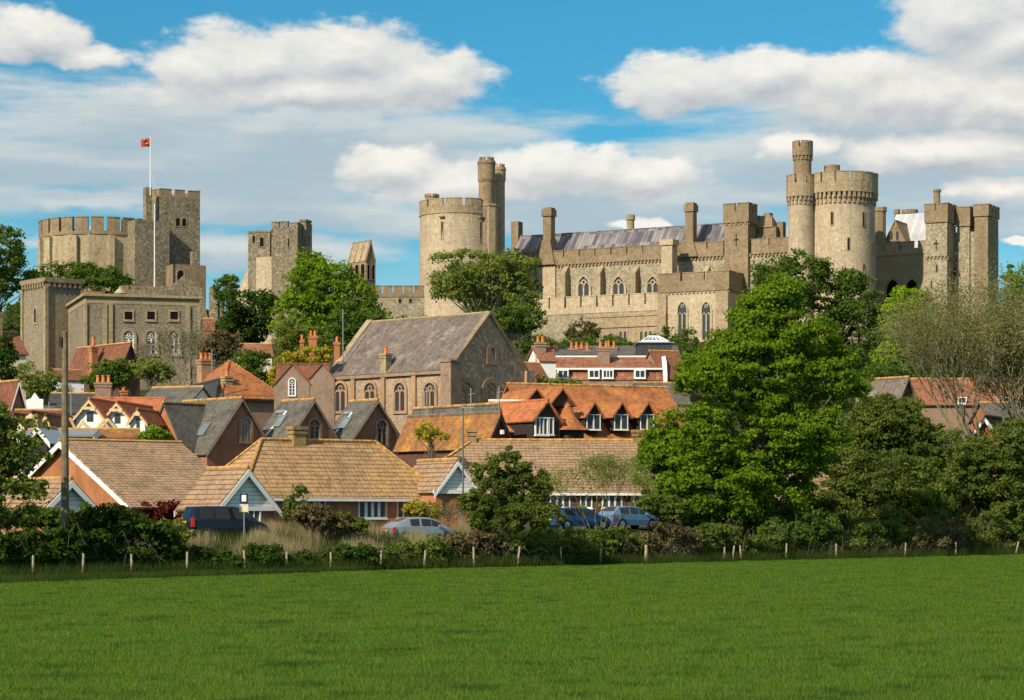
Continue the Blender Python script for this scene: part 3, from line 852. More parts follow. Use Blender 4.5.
def limbs(m, base, C, r0, nl, zsplit, rng):
    """a trunk from base up to zsplit with limbs to chosen puffs"""
    top = Vector((base[0] + rng.uniform(-.3, .3), base[1], zsplit))
    mid = Vector(base).lerp(top, .5) + Vector((rng.uniform(-.15, .15), rng.uniform(-.15, .15), 0))
    m.path([Vector(base), mid, top], [r0 * 1.25, r0 * .95, r0 * .8], 9)
    idx = rng.sample(range(len(C)), min(nl, len(C)))
    for i in idx:
        e = Vector(C[i]); s = Vector(base).lerp(top, rng.uniform(.55, 1.0))
        if e.z < s.z - 1: continue
        k = s.lerp(e, .45) + Vector((rng.uniform(-.4, .4), rng.uniform(-.4, .4), abs((e - s).length) * .08))
        k2 = s.lerp(e, .75) + Vector((rng.uniform(-.3, .3), rng.uniform(-.3, .3), abs((e - s).length) * .06))
        r = r0 * rng.uniform(.28, .5)
        m.path([s, k, k2, e], [r, r * .6, r * .35, r * .1], 5)

def tree(name, label, cat, D, lob, leaf='mid', npuff=120, pr=14, nleaf=90, ls=1.6, trunk=True, tx=None, group=None, r0=None, depth=0.85,
         bark='bark', zsplit=None, nl=26, flat=0.78, inner=0.45, yoff=0.0, zbase=None, up=.65, jit=.65, crown_name='crown'):
    """lobes in picture units at distance D: (px, py, rx, ry[, dy metres])"""
    k = D / F
    L = []
    for l in lob:
        dy = l[4] if len(l) > 4 else 0.0
        DD = D + dy
        L.append((X(l[0], DD), DD, Z(l[1], DD), l[2] * k, max(l[2], l[3]) * k * depth, l[3] * k))
    tx = tx if tx is not None else sum(l[0] * l[2] for l in lob) / sum(l[2] for l in lob)
    bx, by = X(tx, D), D; zb = G(bx, by) if zbase is None else zbase
    pos, nrm, C = crown_pts(L, npuff, pr * k, nleaf, flat, inner, up, jit)
    pos[:, 2] = np.maximum(pos[:, 2], ground(pos[:, 0], pos[:, 1]) + .05)
    T = thing(name, label, cat, bx, by, zb, 0, group)
    pos = pos - np.array([bx, by, zb]); C = C - np.array([bx, by, zb])
    leaf_obj(crown_name, pos, nrm, ls * k * RNG.uniform(.4, 1.55, len(pos)), LF[leaf], T)
    rng = random.Random(int(tx * 7 + D))
    zs = (min(l[2] - l[5] * .4 for l in L) if zsplit is None else Z(zsplit, D)) - zb
    zs = max(zs, .6)
    m = MB(); limbs(m, (0, 0, -.2), C, r0 or max(.08, max(l[5] for l in L) * .045), nl, zs, rng)
    tt = m
    ZB[T.name] = 0.0
    tt.build('trunk' if trunk else 'stems', M[bark], T, uv=False)
    return T

def twig_tree(name, label, cat, D, px, py_base, px_top, fan, hh, leaf, nleaf, ls, r0, seeds=5, depth=6, spread=.5, bark='bark_pale', group=None, zbase=None):
    """a fine, airy tree: many forking branches with sparse leaves"""
    k = D / F; x, y = X(px, D), D; zb = G(x, y) if zbase is None else zbase
    T = thing(name, label, cat, x, y, zb, 0, group); ZB[T.name] = 0.0
    rng = random.Random(int(px * 3 + D)); m = MB(); tips = []
    H = hh * k
    def grow(p, d, ln, r, lev):
        d2 = (d + Vector((rng.uniform(-1, 1), rng.uniform(-1, 1), rng.uniform(-.3, .8))) * .22).normalized()
        q = p + d * ln * .5; e = q + d2 * ln * .5
        m.tube(p, q, r, r * .85, 3 if lev > 1 else 6); m.tube(q, e, r * .85, r * .66, 3 if lev > 1 else 6)
        tips.append((q, ln)) if lev > 2 else None
        if lev >= depth: tips.append((e, ln)); return
        for _ in range(3 if lev in (1, 2, 3) else 2):
            sp = spread * rng.uniform(.6, 1.3)
            nd = (d2 + Vector((rng.uniform(-1, 1) * sp, rng.uniform(-1, 1) * sp, rng.uniform(-.25, .4) * sp))).normalized()
            grow(e, nd, ln * rng.uniform(.68, .88), r * .62, lev + 1)
    for i in range(seeds):
        f = (i + .5) / seeds * 2 - 1
        grow(Vector((f * .5, rng.uniform(-.3, .3), -.1)), Vector((f * fan + rng.uniform(-.1, .1) + (px_top - px) * k / H, rng.uniform(-fan, fan) * .7, 1)).normalized(), H * .27, r0 * rng.uniform(.7, 1), 0)
    m.build('trunk', M[bark], T, uv=False)
    tp = np.array([list(t[0]) for t in tips]); ln = np.array([t[1] for t in tips])
    idx = RNG.choice(len(tp), nleaf); pos = tp[idx] + RNG.normal(size=(nleaf, 3)) * (ln[idx][:, None] * .38)
    leaf_obj('crown', pos, RNG.normal(size=(nleaf, 3)), ls * k * RNG.uniform(.6, 1.3, nleaf), LF[leaf], T)
    return T

def blades(name, label, cat, x, y, h, w, lean, mat, kind='stuff', group=None):
    """grass blades as narrow triangles rooted on the ground"""
    N = len(x); z = ground(x, y)
    ang = RNG.uniform(0, math.pi, N); dx, dy = np.cos(ang) * w, np.sin(ang) * w * .5
    la = RNG.uniform(0, 2 * math.pi, N); lx, ly = np.cos(la) * lean * h, np.sin(la) * lean * h
    v = np.empty((N, 3, 3))
    v[:, 0] = np.stack([x - dx, y - dy, z - .02], 1); v[:, 1] = np.stack([x + dx, y + dy, z - .02], 1)
    v[:, 2] = np.stack([x + lx, y + ly, z + h], 1)
    me = bpy.data.meshes.new(name); me.vertices.add(N * 3); me.vertices.foreach_set('co', v.reshape(-1).astype(np.float32))
    me.loops.add(N * 3); me.loops.foreach_set('vertex_index', np.arange(N * 3, dtype=np.int32))
    me.polygons.add(N); me.polygons.foreach_set('loop_start', np.arange(0, N * 3, 3, dtype=np.int32))
    me.update(); me.validate(); me.materials.append(mat)
    o = bpy.data.objects.new(name, me); COL.objects.link(o)
    return tag(o, label, cat, group, kind)
# ================================================================== the castle on its hill
CA = R(-28)
class Loc:
    """castle axes: x runs right and slightly nearer, y back"""
    def __init__(s, px, D, a=CA): s.ox, s.oy, s.a = X(px, D), float(D), a; s.c, s.s = math.cos(a), math.sin(a)
    def x(s, px, y=0.0):
        k = (px - 512) / F
        return (k * (s.oy + y * s.c) - s.ox + y * s.s) / (s.c - k * s.s)
    def D(s, x, y=0.0): return s.oy + x * s.s + y * s.c
    def z(s, py, x, y=0.0): return Z(py, s.D(x, y))
    def w(s, x, y): return (s.ox + x * s.c - y * s.s, s.oy + x * s.s + y * s.c)
    def local(s, wx, wy):
        dx, dy = wx - s.ox, wy - s.oy; return (dx * s.c + dy * s.s, -dx * s.s + dy * s.c)

def build_hall():
    K = Loc(505, 478)
    zb = 35.0
    T = thing('great_hall', 'long buff castle hall with grey lead roof, pointed windows and battlements', 'castle hall', K.ox, K.oy, zb, CA)
    x = K.x; z = K.z
    xa, xb = x(503), x(790, 0)
    ztop = z(262, x(600))                                # underside of parapet
    front = Fr(0, 0, 0)
    m = MB().box(xa, xb, 0, 13, zb - 2, ztop); m.build('wall', M['rub'], T)
    # parapet with narrow slits
    m = MB()
    hb = 1.3
    crenel_line(m, front, xa, x(660), ztop, hb, 1.25, 0.5, 3.35, 0.32, 0.35)
    crenel_line(m, front, x(660), x(724), ztop, hb, 1.25, 0.5, 3.35, 0.32, 0.35)
    crenel_line(m, front, x(752), xb, ztop, hb, 1.25, 0.5, 3.35, 0.7, 0.35)
    corbel_line(m, front, xa, xb, ztop - .14, .75, .35, .5, .3)
    crenel_line(m, Fr(xb, 0, R(90)), 0, 13, ztop, hb, 1.25, .5, 3.2, .5, .2)
    m.build('battlement', M['ash_dark'], T)
    # roof
    yr = 6.5; xr0, xr1 = xa + .5, x(757)
    zr = z(228, x(640), yr); z0 = ztop + .4
    m = MB()
    m.slab([(xr0, 1.0, z0), (xr1, 1.0, z0), (xr1, yr, zr), (xr0, yr, zr)], .15)
    m.slab([(xr0, 12, z0), (xr0, yr, zr), (xr1, yr, zr), (xr1, 12, z0)], .15)
    rf = m.build('roof', M['lead'], T)
    MB().tube((xr0, yr, zr), (xr1, yr, zr), .14).build('ridge_roll', M['lead'], rf)
    for xx in (xr0 + .2, xr1 - .2):
        MB().prism(Fr(xx, 0, R(90)), [(1.2, ztop), (11.8, ztop), (yr, zr - .1)], -.2, .2).build('gable_wall', M['ash_dark'], T)
    # clerestory windows, buttresses
    for px in (584, 619, 653):
        u = x(px); window(T, front, u, z(298, u), 2.6, z(276.5, u) - z(298, u), 'pointed', 2, 0.32, .30, frame='ash_pale')
        m = MB().prism(front, [(p, q) for p, q in arch(3.6, 1.0, 'rect', u0=u, z0=z(298, u) - 1.0)], .003, .2)
    for px in (516, 533, 567, 602, 637, 708):
        u = x(px); zt = z(264.5, u)
        m = MB().fbox(front, u - .5, u + .5, 0, 1.8, zb, zt - 1.8)
        m.add([front.pt(a, d, b) for a in (u - .5, u + .5) for d, b in ((0, zt - 1.8), (1.8, zt - 1.8), (0, zt - .2))], [(0, 1, 2), (3, 4, 5), (0, 1, 4, 3), (1, 2, 5, 4), (2, 0, 3, 5)])
        m.build('buttress', M['ash'], T)
    m = MB().fbox(front, x(538), x(556), 0, .35, zb, ztop - .5); m.build('pier', M['ash_pale'], T)
    # tall chimneys with gablet bases
    for pxc, pw, pyt, pyb in ((549, 10.5, 208, 262), (691, 10, 203, 256)):
        u = x(pxc, .6); w = pw * .80 * K.D(u) / F / .93; zt = z(pyt, u, .6)
        o = MB().box(u - w / 2, u + w / 2, -.3, 1.5, ztop + 1, zt - 1.7).box(u - w * .62, u + w * .62, -.55, 1.75, zt - 1.7, zt - .35)
        o.box(u - w * .5, u + w * .5, -.35, 1.55, zt - .35, zt)
        c = o.build('chimney_stack', M['ash_dark'], T)
        b = z(240, u)
        MB().prism(front, [(u - 1.9, ztop), (u + 1.9, ztop), (u + .9, b), (u - .9, b)], -1.3, .75).build('chimney_gablet', M['ash_dark'], c)
    u = x(630.5, 9.5); zt = z(215, u, 9.5)
    MB().cyl(u, 9.5, z0, zt - 1.0, .75, n=12).cyl(u, 9.5, zt - 1.0, zt, .95, .85, 12).build('chimney_stack', M['ash'], T)
    u = x(517, 9)
    MB().box(u - .8, u + .8, 8, 10, z0, z(222, u, 9)).build('chimney_stack', M['ash_dark'], T)
    # square stair turret
    x0, x1 = x(724.5, -.8), x(748, -.8); zc = z(223, x0)
    m = MB().box(x0, x1, -.8, 3.2, zb, zc - .16); tr = m.build('stair_turret', M['ash_dark'], T)
    rect_parapet(tr, x0, x1, -.8, 3.2, zc, 1.9, 1.5, 2.2, .5, 'ash_dark')
    f2 = Fr(0, -.8, 0)
    MB().fbox(f2, (x0 + x1) / 2 - .08, (x0 + x1) / 2 + .08, 0, .06, zc - 4.6, zc - 2.4).fbox(f2, (x0 + x1) / 2 - .5, (x0 + x1) / 2 + .5, 0, .05, zc - 3.5, zc - 3.3).build('cross_slit', M['slit'], tr)
    # lower terrace wall
    y1 = -3.6; fr = Fr(0, y1, 0); xt0, xt1 = x(488, y1), x(662, y1)
    zt = z(312, x(560, y1), y1)
    m = MB().box(xt0, xt1, y1, 0, zb - 2, zt - .01); m.build('terrace_wall', M['rub'], T)
    m = MB(); crenel_line(m, fr, xt0, xt1, zt - .5, 1.2, 2.05, .6, 3.45, .42, .1)
    m.build('battlement', M['ash_pale'], T)
    for px in (546, 581, 617, 651):
        u = x(px, y1); MB().fbox(fr, u - .3, u + .3, 0, .35, zt - 1.5, zt - .9).build('water_spout', M['ash_dark'], T)
    fr2 = Fr(0, y1 - .8, 0); xs0, xs1 = x(588, y1 - .8), x(662, y1 - .8)
    z2 = z(318, xs0, y1 - .8)
    m = MB().box(xs0, xs1, y1 - .8, y1 - .01, zb - 2, z2 - .01); m.build('lower_wall', M['ash'], T)
    m = MB(); m.fbox(fr2, xs0, xs1, -.5, .15, z2 - .02, z2 + .5); m.fbox(fr2, xs0, xs1, 0, .2, z(329, xs0, y1), z(327.0, xs0, y1))
    m.build('string_course', M['ash'], T)
    for px, lights in ((623, 2), (646, 3)):
        u = x(px, y1 - .8); h = z(331.5, u, y1) - z(344, u, y1); w = 1.7 if lights == 2 else 2.6
        for k in range(lights):
            window(T, fr2, u + (k - (lights - 1) / 2) * .95, z(344, u, y1), .55, h, 'round', 1, .14, .1, frame='ash_pale')
    # projecting chapel block
    y2 = -7.5; fb = Fr(0, y2, 0); b0, b1 = x(659, y2), x(728.5, y2)
    zc = z(291, b0 + 5, y2)
    blk = MB().box(b0, b1, y2, .01, zb - 3, zc - .16).build('chapel_block', M['ash_pale'], T)
    rect_parapet(blk, b0, b1, y2, 0, zc, 1.9, 1.4, 4.4, .45, 'ash_dark')
    for px in (682.5, 706.5):
        u = x(px, y2); window(blk, fb, u, z(340, u, y2), 1.75, z(302, u, y2) - z(340, u, y2), 'pointed', 2, .30, .25, frame='ash_pale')
    for u0, u1 in ((b0 - .15, b0 + 1.7), (b1 - 2.3, b1 + .12)):
        m = MB().fbox(fb, u0, u1, -.1, .7, zb, zc - 3.6).fbox(fb, u0 + .003, u1 - .003, -.1, .45, zc - 3.6, zc - .5)
        m.build('corner_buttress', M['ash'], blk)
    u = x(669, -5.2); zt = z(240, u, -5)
    MB().box(u - 1.15, u + 1.15, -6.3, -3.9, zc, zt - 1.1).box(u - 1.4, u + 1.4, -6.55, -3.65, zt - 1.1, zt).box(u - 1.4, u + 1.4, -6.5, -3.7, zc, zc + 2.2).build('chimney_stack', M['ash_pale'], blk)
    # clutter behind between hall and big tower
    m = MB()
    xx = x(764, 5); zz = z(232, xx, 5)
    m.box(x(752, 5), x(778, 5), 4, 8, zb, z(228, xx, 5)).build('rear_tower', M['ash_dark'], T)
    m = MB(); a, b = x(755, 5), x(775, 5); zt_ = z(214.5, xx, 5); ze_ = z(228, xx, 5)
    m.slab([(a, 3.8, ze_), (b, 3.8, ze_), (b - 1.1, 6, zt_), (a + 1.1, 6, zt_)], .1).slab([(a, 8, ze_), (a + 1.1, 6, zt_), (b - 1.1, 6, zt_), (b, 8, ze_)], .1)
    m.slab([(a, 3.8, ze_), (a + 1.1, 6, zt_), (a, 8, ze_)], .1).slab([(b, 3.8, ze_), (b, 8, ze_), (b - 1.1, 6, zt_)], .1)
    m.build('rear_roof', M['ash_dark'], T)
    for px, pyt in ((757.5, 216), (768, 213), (781, 222)):
        u = x(px, 6); MB().box(u - .6, u + .6, 5.5, 7, zb + 20, z(pyt, u, 6)).build('chimney_stack', M['ash_dark'], T)
build_hall()

def build_west_tower():
    D = 468.0; cx, cy = X(458, D), D; r = 38.0 * D / F; zb = 34.0
    T = thing('round_tower', 'broad pale round tower with two tall slim turrets left of the hall', 'castle tower', cx, cy, zb)
    zt = Z(212.5, D - r)
    MB().cyl(0, 0, zb, zt, r * 1.015, r, 64).build('wall', M['ash_pale'], T, smooth=False)
    round_parapet(T, 0, 0, r, zt + .16, 1.25, 1.35, 12, .14, 'ash', out=.12, ph=.18)
    for px, y0, y1 in ((443, 222, 239), (481.5, 222, 242)):
        a = math.asin((px - 458) / 38.5); fr = Fr(r * math.sin(a), -r * math.cos(a), a)
        slit(T, fr, 0, Z(y1, D - r * math.cos(a)), .28, Z(y0, D - r) - Z(y1, D - r))
        MB().fbox(fr, -.5, .5, 0, .5, Z(y0 - 5, D - r), Z(y0 - 6.5, D - r)).build('hood_stone', M['ash_dark'], T)
    def turret(px, DD, rr, ptop, pcorb, mat='ash', nm='stair_turret'):
        x0, y0 = X(px, DD) - cx, DD - cy; z1 = Z(pcorb, DD); z2 = Z(ptop, DD)
        o = MB().cyl(x0, y0, zb, z1, rr, n=24).cyl(x0, y0, z1, z1 + .5, rr, rr * 1.13, 24).cyl(x0, y0, z1 + .5, z2 - 1.3, rr * 1.13, n=24)
        o.cyl(x0, y0, z2 - 1.3, z2 - 1.0, rr * 1.13, rr * 1.22, 24).cyl(x0, y0, z2 - 1.0, z2 - .5, rr * 1.2, rr * 1.15, 24)
        t = o.build(nm, M[mat], T)
        m = MB()
        for k in range(8):
            a0 = 2 * math.pi * (k + .15) / 8; a1 = 2 * math.pi * (k + .85) / 8
            m.arc(x0, y0, rr * .75, rr * .98, z2 - .5, z2 + .15, a0, a1, 2)
        m.build('battlement', M[mat], t)
        return t
    turret(486.5, D - 4.3, 1.5, 158.5, 183, 'ash_dark')
    turret(498.5, D + 1.0, 1.25, 165, 183, 'ash')
    x0, y0 = X(496, D + 2) - cx, 2.0
    MB().box(x0 - 1.6, x0 + 1.3, y0 - 1.5, y0 + 2, zb, Z(172, D)).build('turret_shaft', M['ash_dark'], T)
    # polygonal bay on the right
    x0, y0 = X(489, D - 5) - cx, -4.2
    zz = Z(206, D - 5)
    MB().cyl(x0, y0, zb, zz, 1.75, n=8).cyl(x0, y0, zz, zz + .35, 1.95, n=8).build('corner_bay', M['ash'], T)
    # roof turret
    x0, y0 = X(432, D + 1) - cx, 1.0; zz = Z(196.5, D)
    m = MB().cyl(x0, y0, zt - .5, zz, 1.3, n=16)
    for k in range(6): m.arc(x0, y0, 1.0, 1.45, zz, zz + .55, 2 * math.pi * (k + .12) / 6, 2 * math.pi * (k + .88) / 6, 2)
    m.build('roof_turret', M['ash_dark'], T)
build_west_tower()

def build_big_tower():
    D = 447.0; cx, cy = X(842, D), D; r = 32.5 * D / F; zb = 33.0
    T = thing('round_tower', 'largest pale round tower with heavy corbelled battlement, right of the hall', 'castle tower', cx, cy, zb)
    zc = Z(190.5, D - r)
    MB().cyl(0, 0, zb, zc - .1, r * 1.03, r, 64).build('wall', M['ash_pale'], T)
    round_parapet(T, 0, 0, r, zc, 1.75, 1.7, 15, .13, 'ash', out=.62, corb=44, ch=2.0, ph=.1)
    for px, y0, y1 in ((828, 212, 224), (859.5, 212, 226), (844, 238, 250), (870.5, 242, 252), (860, 264, 276)):
        a = math.asin(max(-1, min(1, (px - 842) / 33.0))); fr = Fr(r * math.sin(a) * 1.012, -r * math.cos(a) * 1.012, a)
        slit(T, fr, 0, Z(y1, D - r), .34, Z(y0, D - r) - Z(y1, D - r))
    x0, y0 = X(831, D) - cx, 1.5; zz = Z(164.5, D)
    MB().cyl(x0 + .4, y0, zc, zz, 1.5, n=16).build('roof_turret', M['ash_dark'], T)
    # slimmer tower joined on its left with a higher watch turret
    D2 = D - 2.0; x0, y0 = X(801, D2) - cx, D2 - cy; r2 = 12.6 * D / F; z2 = Z(195, D2 - r2)
    st = MB().cyl(x0, y0, zb, z2 - .1, r2, n=40).build('flanking_tower', M['ash_pale'], T)
    round_parapet(st, x0, y0, r2, z2, 2.4, 1.4, 8, .2, 'ash', out=.38, corb=20, ch=1.5, ph=.3)
    x3 = X(803, D2) - cx; r3 = 8.8 * D / F; z3 = Z(155, D2 - r3)
    wt = MB().cyl(x3, y0 + .6, z2, z3 - .1, r3, n=28).build('watch_turret', M['ash_dark'], st)
    m = MB()
    yy = y0 + .6
    m.arc(x3, yy, r3 - .3, r3 + .28, z3 + .1, z3 + 1.7, n=28)
    for k in range(7): m.arc(x3, yy, r3 - .298, r3 + .278, z3 + 1.7, Z(141, D2), 2 * math.pi * (k + .1) / 7 + .5, 2 * math.pi * (k + .9) / 7 + .5, 3)
    for k in range(16): m.arc(x3, yy, r3 - .05, r3 + .2, z3 - .7, z3 + .1, 2 * math.pi * (k + .25) / 16, 2 * math.pi * (k + .75) / 16, 1)
    m.build('turret_battlement', M['ash_dark'], T)
build_big_tower()

def build_east():
    K = Loc(925, 438); zb = 30.0
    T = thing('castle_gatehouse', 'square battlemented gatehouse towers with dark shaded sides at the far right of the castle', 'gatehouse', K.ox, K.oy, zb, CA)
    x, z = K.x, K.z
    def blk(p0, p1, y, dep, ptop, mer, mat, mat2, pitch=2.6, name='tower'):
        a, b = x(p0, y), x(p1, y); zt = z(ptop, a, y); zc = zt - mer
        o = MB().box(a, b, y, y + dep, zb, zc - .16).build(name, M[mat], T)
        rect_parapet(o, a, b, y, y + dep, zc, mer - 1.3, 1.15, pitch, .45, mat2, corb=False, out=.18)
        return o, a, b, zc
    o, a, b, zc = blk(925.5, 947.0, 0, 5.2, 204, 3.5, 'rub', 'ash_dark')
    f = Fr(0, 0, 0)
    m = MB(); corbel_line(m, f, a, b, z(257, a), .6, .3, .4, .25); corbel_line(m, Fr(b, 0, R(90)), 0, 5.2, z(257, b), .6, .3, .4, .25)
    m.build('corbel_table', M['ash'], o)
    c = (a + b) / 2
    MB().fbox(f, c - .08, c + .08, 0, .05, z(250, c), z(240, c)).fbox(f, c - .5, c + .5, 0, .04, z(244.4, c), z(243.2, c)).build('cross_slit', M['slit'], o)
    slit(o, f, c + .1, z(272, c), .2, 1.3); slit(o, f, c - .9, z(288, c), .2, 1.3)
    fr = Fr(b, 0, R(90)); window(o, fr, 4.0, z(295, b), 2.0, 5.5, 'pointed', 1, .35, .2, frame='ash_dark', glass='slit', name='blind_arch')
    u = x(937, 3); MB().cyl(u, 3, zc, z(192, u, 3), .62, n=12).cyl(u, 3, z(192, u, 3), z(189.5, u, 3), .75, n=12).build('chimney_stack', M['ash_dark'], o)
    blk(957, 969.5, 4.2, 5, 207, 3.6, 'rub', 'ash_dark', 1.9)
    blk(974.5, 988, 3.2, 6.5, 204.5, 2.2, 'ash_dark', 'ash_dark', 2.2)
    MB().box(x(947, 4.6), x(978, 6), 4.6, 9.5, zb, z(232, x(960), 5)).build('linking_wall', M['rub'], T)
    # curtain between big tower and gatehouse
    K2 = Loc(868, 462); x, z = K2.x, K2.z
    T2 = thing('castle_east_range', 'castle range with small gable and pale sheet roof behind a dark battlemented wall', 'castle range', K2.ox, K2.oy, zb, CA)
    a, b = x(868), x(932); zt = z(255, x(900))
    MB().box(a, b, 0, 1.2, zb - 2, zt).build('curtain_wall', M['ash'], T2)
    m = MB(); crenel_line(m, Fr(0, 0, 0), a, b, zt, .9, 1.5, .6, 3.1, .9, .12); m.build('battlement', M['ash'], T2)
    fr = Fr(0, 0, 0)
    for px in (893, 912): window(T2, fr, x(px), z(303, x(px)), 2.4, 4.5, 'pointed', 1, .3, .2, frame='ash_dark', glass='slit')
    # gable building
    g0, g1 = x(883, 4), x(907, 4); ze, zr = z(247, g0, 4), z(221, g0, 4)
    MB().prism(Fr(0, 4, 0), [(g0, zb), (g1, zb), (g1, ze), ((g0 + g1) / 2, zr), (g0, ze)], -8, 0).build('gable_wall', M['ash_dark'], T2)
    gm = MB(); gc = (g0 + g1) / 2
    gm.slab([(g0 - .2, 3.8, ze + .05), (gc, 3.8, zr + .15), (gc, 12, zr + .15), (g0 - .2, 12, ze + .05)], .2).slab([(g1 + .2, 3.8, ze + .05), (g1 + .2, 12, ze + .05), (gc, 12, zr + .15), (gc, 3.8, zr + .15)], .2)
    gm.build('gable_roof', M['ash_dark'], T2)
    for px in (891.5, 897.5): u = x(px, 4); window(T2, Fr(0, 4, 0), u, z(240, u, 4), .65, 1.8, 'pointed', 1, .15, .1, frame='ash')
    r0, r1 = x(886, 7), x(932, 7); zr0, zr1 = z(250, r0, 7), z(214, r0, 12)
    MB().slab([(r0, 6, zr0), (r1, 6, zr0), (r1, 13, zr1), (r0, 13, zr1)], .2).build('pale_roof', M['lead_white'], T2)
    MB().box(r0, r1, 13.2, 14, zb, zr1 - .3).build('rear_wall', M['ash_dark'], T2)
    for px, w, top, yy, rnd in ((880, 2.3, 207.5, 2.5, 8), (897, 1.0, 209.5, 16, 10), (910, 2.6, 210, 17, 16)):
        u = x(px, yy); zt_ = z(top, u, yy)
        MB().cyl(u, yy, zb, zt_ - .8, w / 1.9, n=rnd).cyl(u, yy, zt_ - .8, zt_, w / 1.65, n=rnd).build('turret', M['ash_dark'], T2)
build_east()

def build_curtain():
    D = 450.0; x0, x1 = X(372, D), X(424, D); zb = 34.0
    T = thing('curtain_wall', 'low battlemented stone curtain wall with small loopholes left of the broad round tower', 'castle wall', x0, D, zb)
    L = x1 - x0; zt = Z(297, D)
    MB().box(0, L, 0, 1.2, zb - 4, zt).build('wall', M['rub'], T)
    m = MB(); crenel_line(m, Fr(0, 0, 0), 0, L, zt, .8, 1.2, .6, 1.95, .25, .1); m.build('battlement', M['ash_dark'], T)
    for px in (400, 410.5): slit(T, Fr(0, 0, 0), X(px, D) - x0, Z(303, D), .45, .75)
build_curtain()

def build_keep():
    D = 512.0; cx, cy = X(100, D), D; r = 60.0 * D / F; zb = 46.0
    T = thing('stone_keep', 'ancient round shell keep with wide merlons on its mound at the left', 'castle keep', cx, cy, zb)
    zt = Z(231, D - r)
    n = 18
    MB().cyl(0, 0, zb - 6, zt, r * 1.01, r, n).build('shell_wall', M['shell'], T)
    m = MB(); zm = Z(217, D - r)
    for k in range(24):
        a0 = 2 * math.pi * (k + .10) / 24; a1 = 2 * math.pi * (k + .90) / 24
        m.arc(0, 0, r - .9, r + .06, zt - .4, zm, a0, a1, 2); m.arc(0, 0, r - 1.0, r + .16, zm, zm + .2, a0, a1, 2)
    m.arc(0, 0, r - .9, r + .05, zt - .6, zt + .1, n=48)
    m.build('battlement', M['ash_dark'], T)
    for px in (48, 59, 86, 121):
        a = math.asin((px - 100) / 60.5); fr = Fr(r * math.sin(a), -r * math.cos(a), a)
        MB().fbox(fr, -.55, .55, -.5, .75, zb - 5, zt - .9).build('buttress', M['shell'], T)
    # square projecting block
    def block(name, px, DD, a, pxr, pxl, pyt, mat, zbb, merl=None):
        A = R(a); x0, y0 = X(px, DD), DD
        w = reach(x0, y0, A, pxr); L = reach(x0, y0, A + math.pi / 2, pxl); z1 = Z(pyt, DD)
        fr = Fr(x0 - cx, y0 - cy, A)
        o = MB().fbox(fr, 0, w, -L, 0, zbb, z1).build(name, M[mat], T)
        if merl:
            m = MB()
            lf = Fr(*fr.pt(0, -L, 0)[:2], A - math.pi / 2); rt = Fr(*fr.pt(w, 0, 0)[:2], A + math.pi / 2)
            bk = Fr(*fr.pt(w, -L, 0)[:2], A + math.pi)
            for f2, LL in ((fr, w), (bk, w), (lf, L), (rt, L)):
                crenel_line(m, f2, 0, LL, z1, .6, 1.3, .6, merl, .8, .02 if f2 in (fr, bk) else .015, jit=.15)
            m.build('battlement', M['ash_dark'], o)
        return o, fr, w, L, z1
    block('entrance_block', 135, 498.0, 30, 169.5, 121, 219.5, 'old', zb - 6)
    o, fr, w, L, z1 = block('square_tower', 160, 505.0, 28, 200, 147, 197.5, 'old', zb - 4, 2.6)
    c = reach(cx + fr.ox, cy + fr.oy, fr.a, 181)
    for du in (-.7, .7): window(o, fr, c + du, Z(226, 507), .9, 1.7, 'round', 1, .2, .1, frame='ash_dark', glass='slit')
    o2 = block('stair_turret', 146, 503.0, 28, 152, 143, 187, 'old', zb)[0]
    b = block('forebuilding', 173, 496.0, 26, 206, 166, 264, 'ash_dark', zb - 8)
    window(b[0], b[1], 1.6, Z(283, 497), 1.4, 2.6, 'round', 1, .3, .1, frame='ash', glass='slit')
    b = block('buttress_stub', 193, 500.0, 26, 200, 190, 251, 'old', zb - 4)
    # sloping ruined wall
    MB().prism(Fr(X(190, 492) - cx, 492 - cy, R(10)), [(-8, zb - 9), (5, zb - 9), (2.5, Z(289, 492)), (-1.2, Z(275, 492)), (-4, Z(287, 492))], -1.2, 0).build('ruined_wall', M['old'], T)
    fp = thing('flagpole', 'white flagpole rising from the keep turret with a small red flag', 'flagpole', X(150, 503), 503.5, Z(188, 503))
    zp = Z(188, 503)
    MB().cyl(0, 0, zp - 1.5, Z(136.5, 503), .14, .08, 8).build('pole', M['white'], fp)
    m = MB(); D_ = 503
    uu = [0, -.35, -.7, -1.05, -1.4, -1.75, -2.0]
    for k in range(6):
        u0, u1 = uu[k], uu[k + 1]; w0, w1 = .18 * math.sin(k * 1.1), .18 * math.sin((k + 1) * 1.1)
        m.add([(u0, w0, Z(137.5, D_) - k * .05), (u1, w1, Z(137.5, D_) - (k + 1) * .05), (u1, w1, Z(146, D_) - (k + 1) * .03), (u0, w0, Z(146, D_) - k * .03),
               (u0, w0 + .03, Z(137.5, D_) - k * .05), (u1, w1 + .03, Z(137.5, D_) - (k + 1) * .05), (u1, w1 + .03, Z(146, D_) - (k + 1) * .03), (u0, w0 + .03, Z(146, D_) - k * .03)],
              [(0, 1, 2, 3), (4, 5, 6, 7), (0, 1, 5, 4), (3, 2, 6, 7)])
    fl = m.build('flag', M['flag_red'], fp)
    MB().box(-1.5, -1.0, -.32, .36, Z(140, D_), Z(139, D_)).box(-.9, -.5, -.32, .36, Z(144, D_), Z(142.7, D_)).build('flag_emblem', M['flag_gold'], fl)
    MB().tube((.1, 0, Z(170, 503)), (1.0, 0, zp + .2), .03).build('stay', M['white'], fp)
    p2 = thing('mast', 'second thin white mast standing in front of the keep', 'mast', X(156, 494), 492, Z(284, 492) - 3)
    MB().cyl(0, 0, Z(284, 492) - 3, Z(205, 492), .16, .10, 8).build('pole', M['white'], p2)
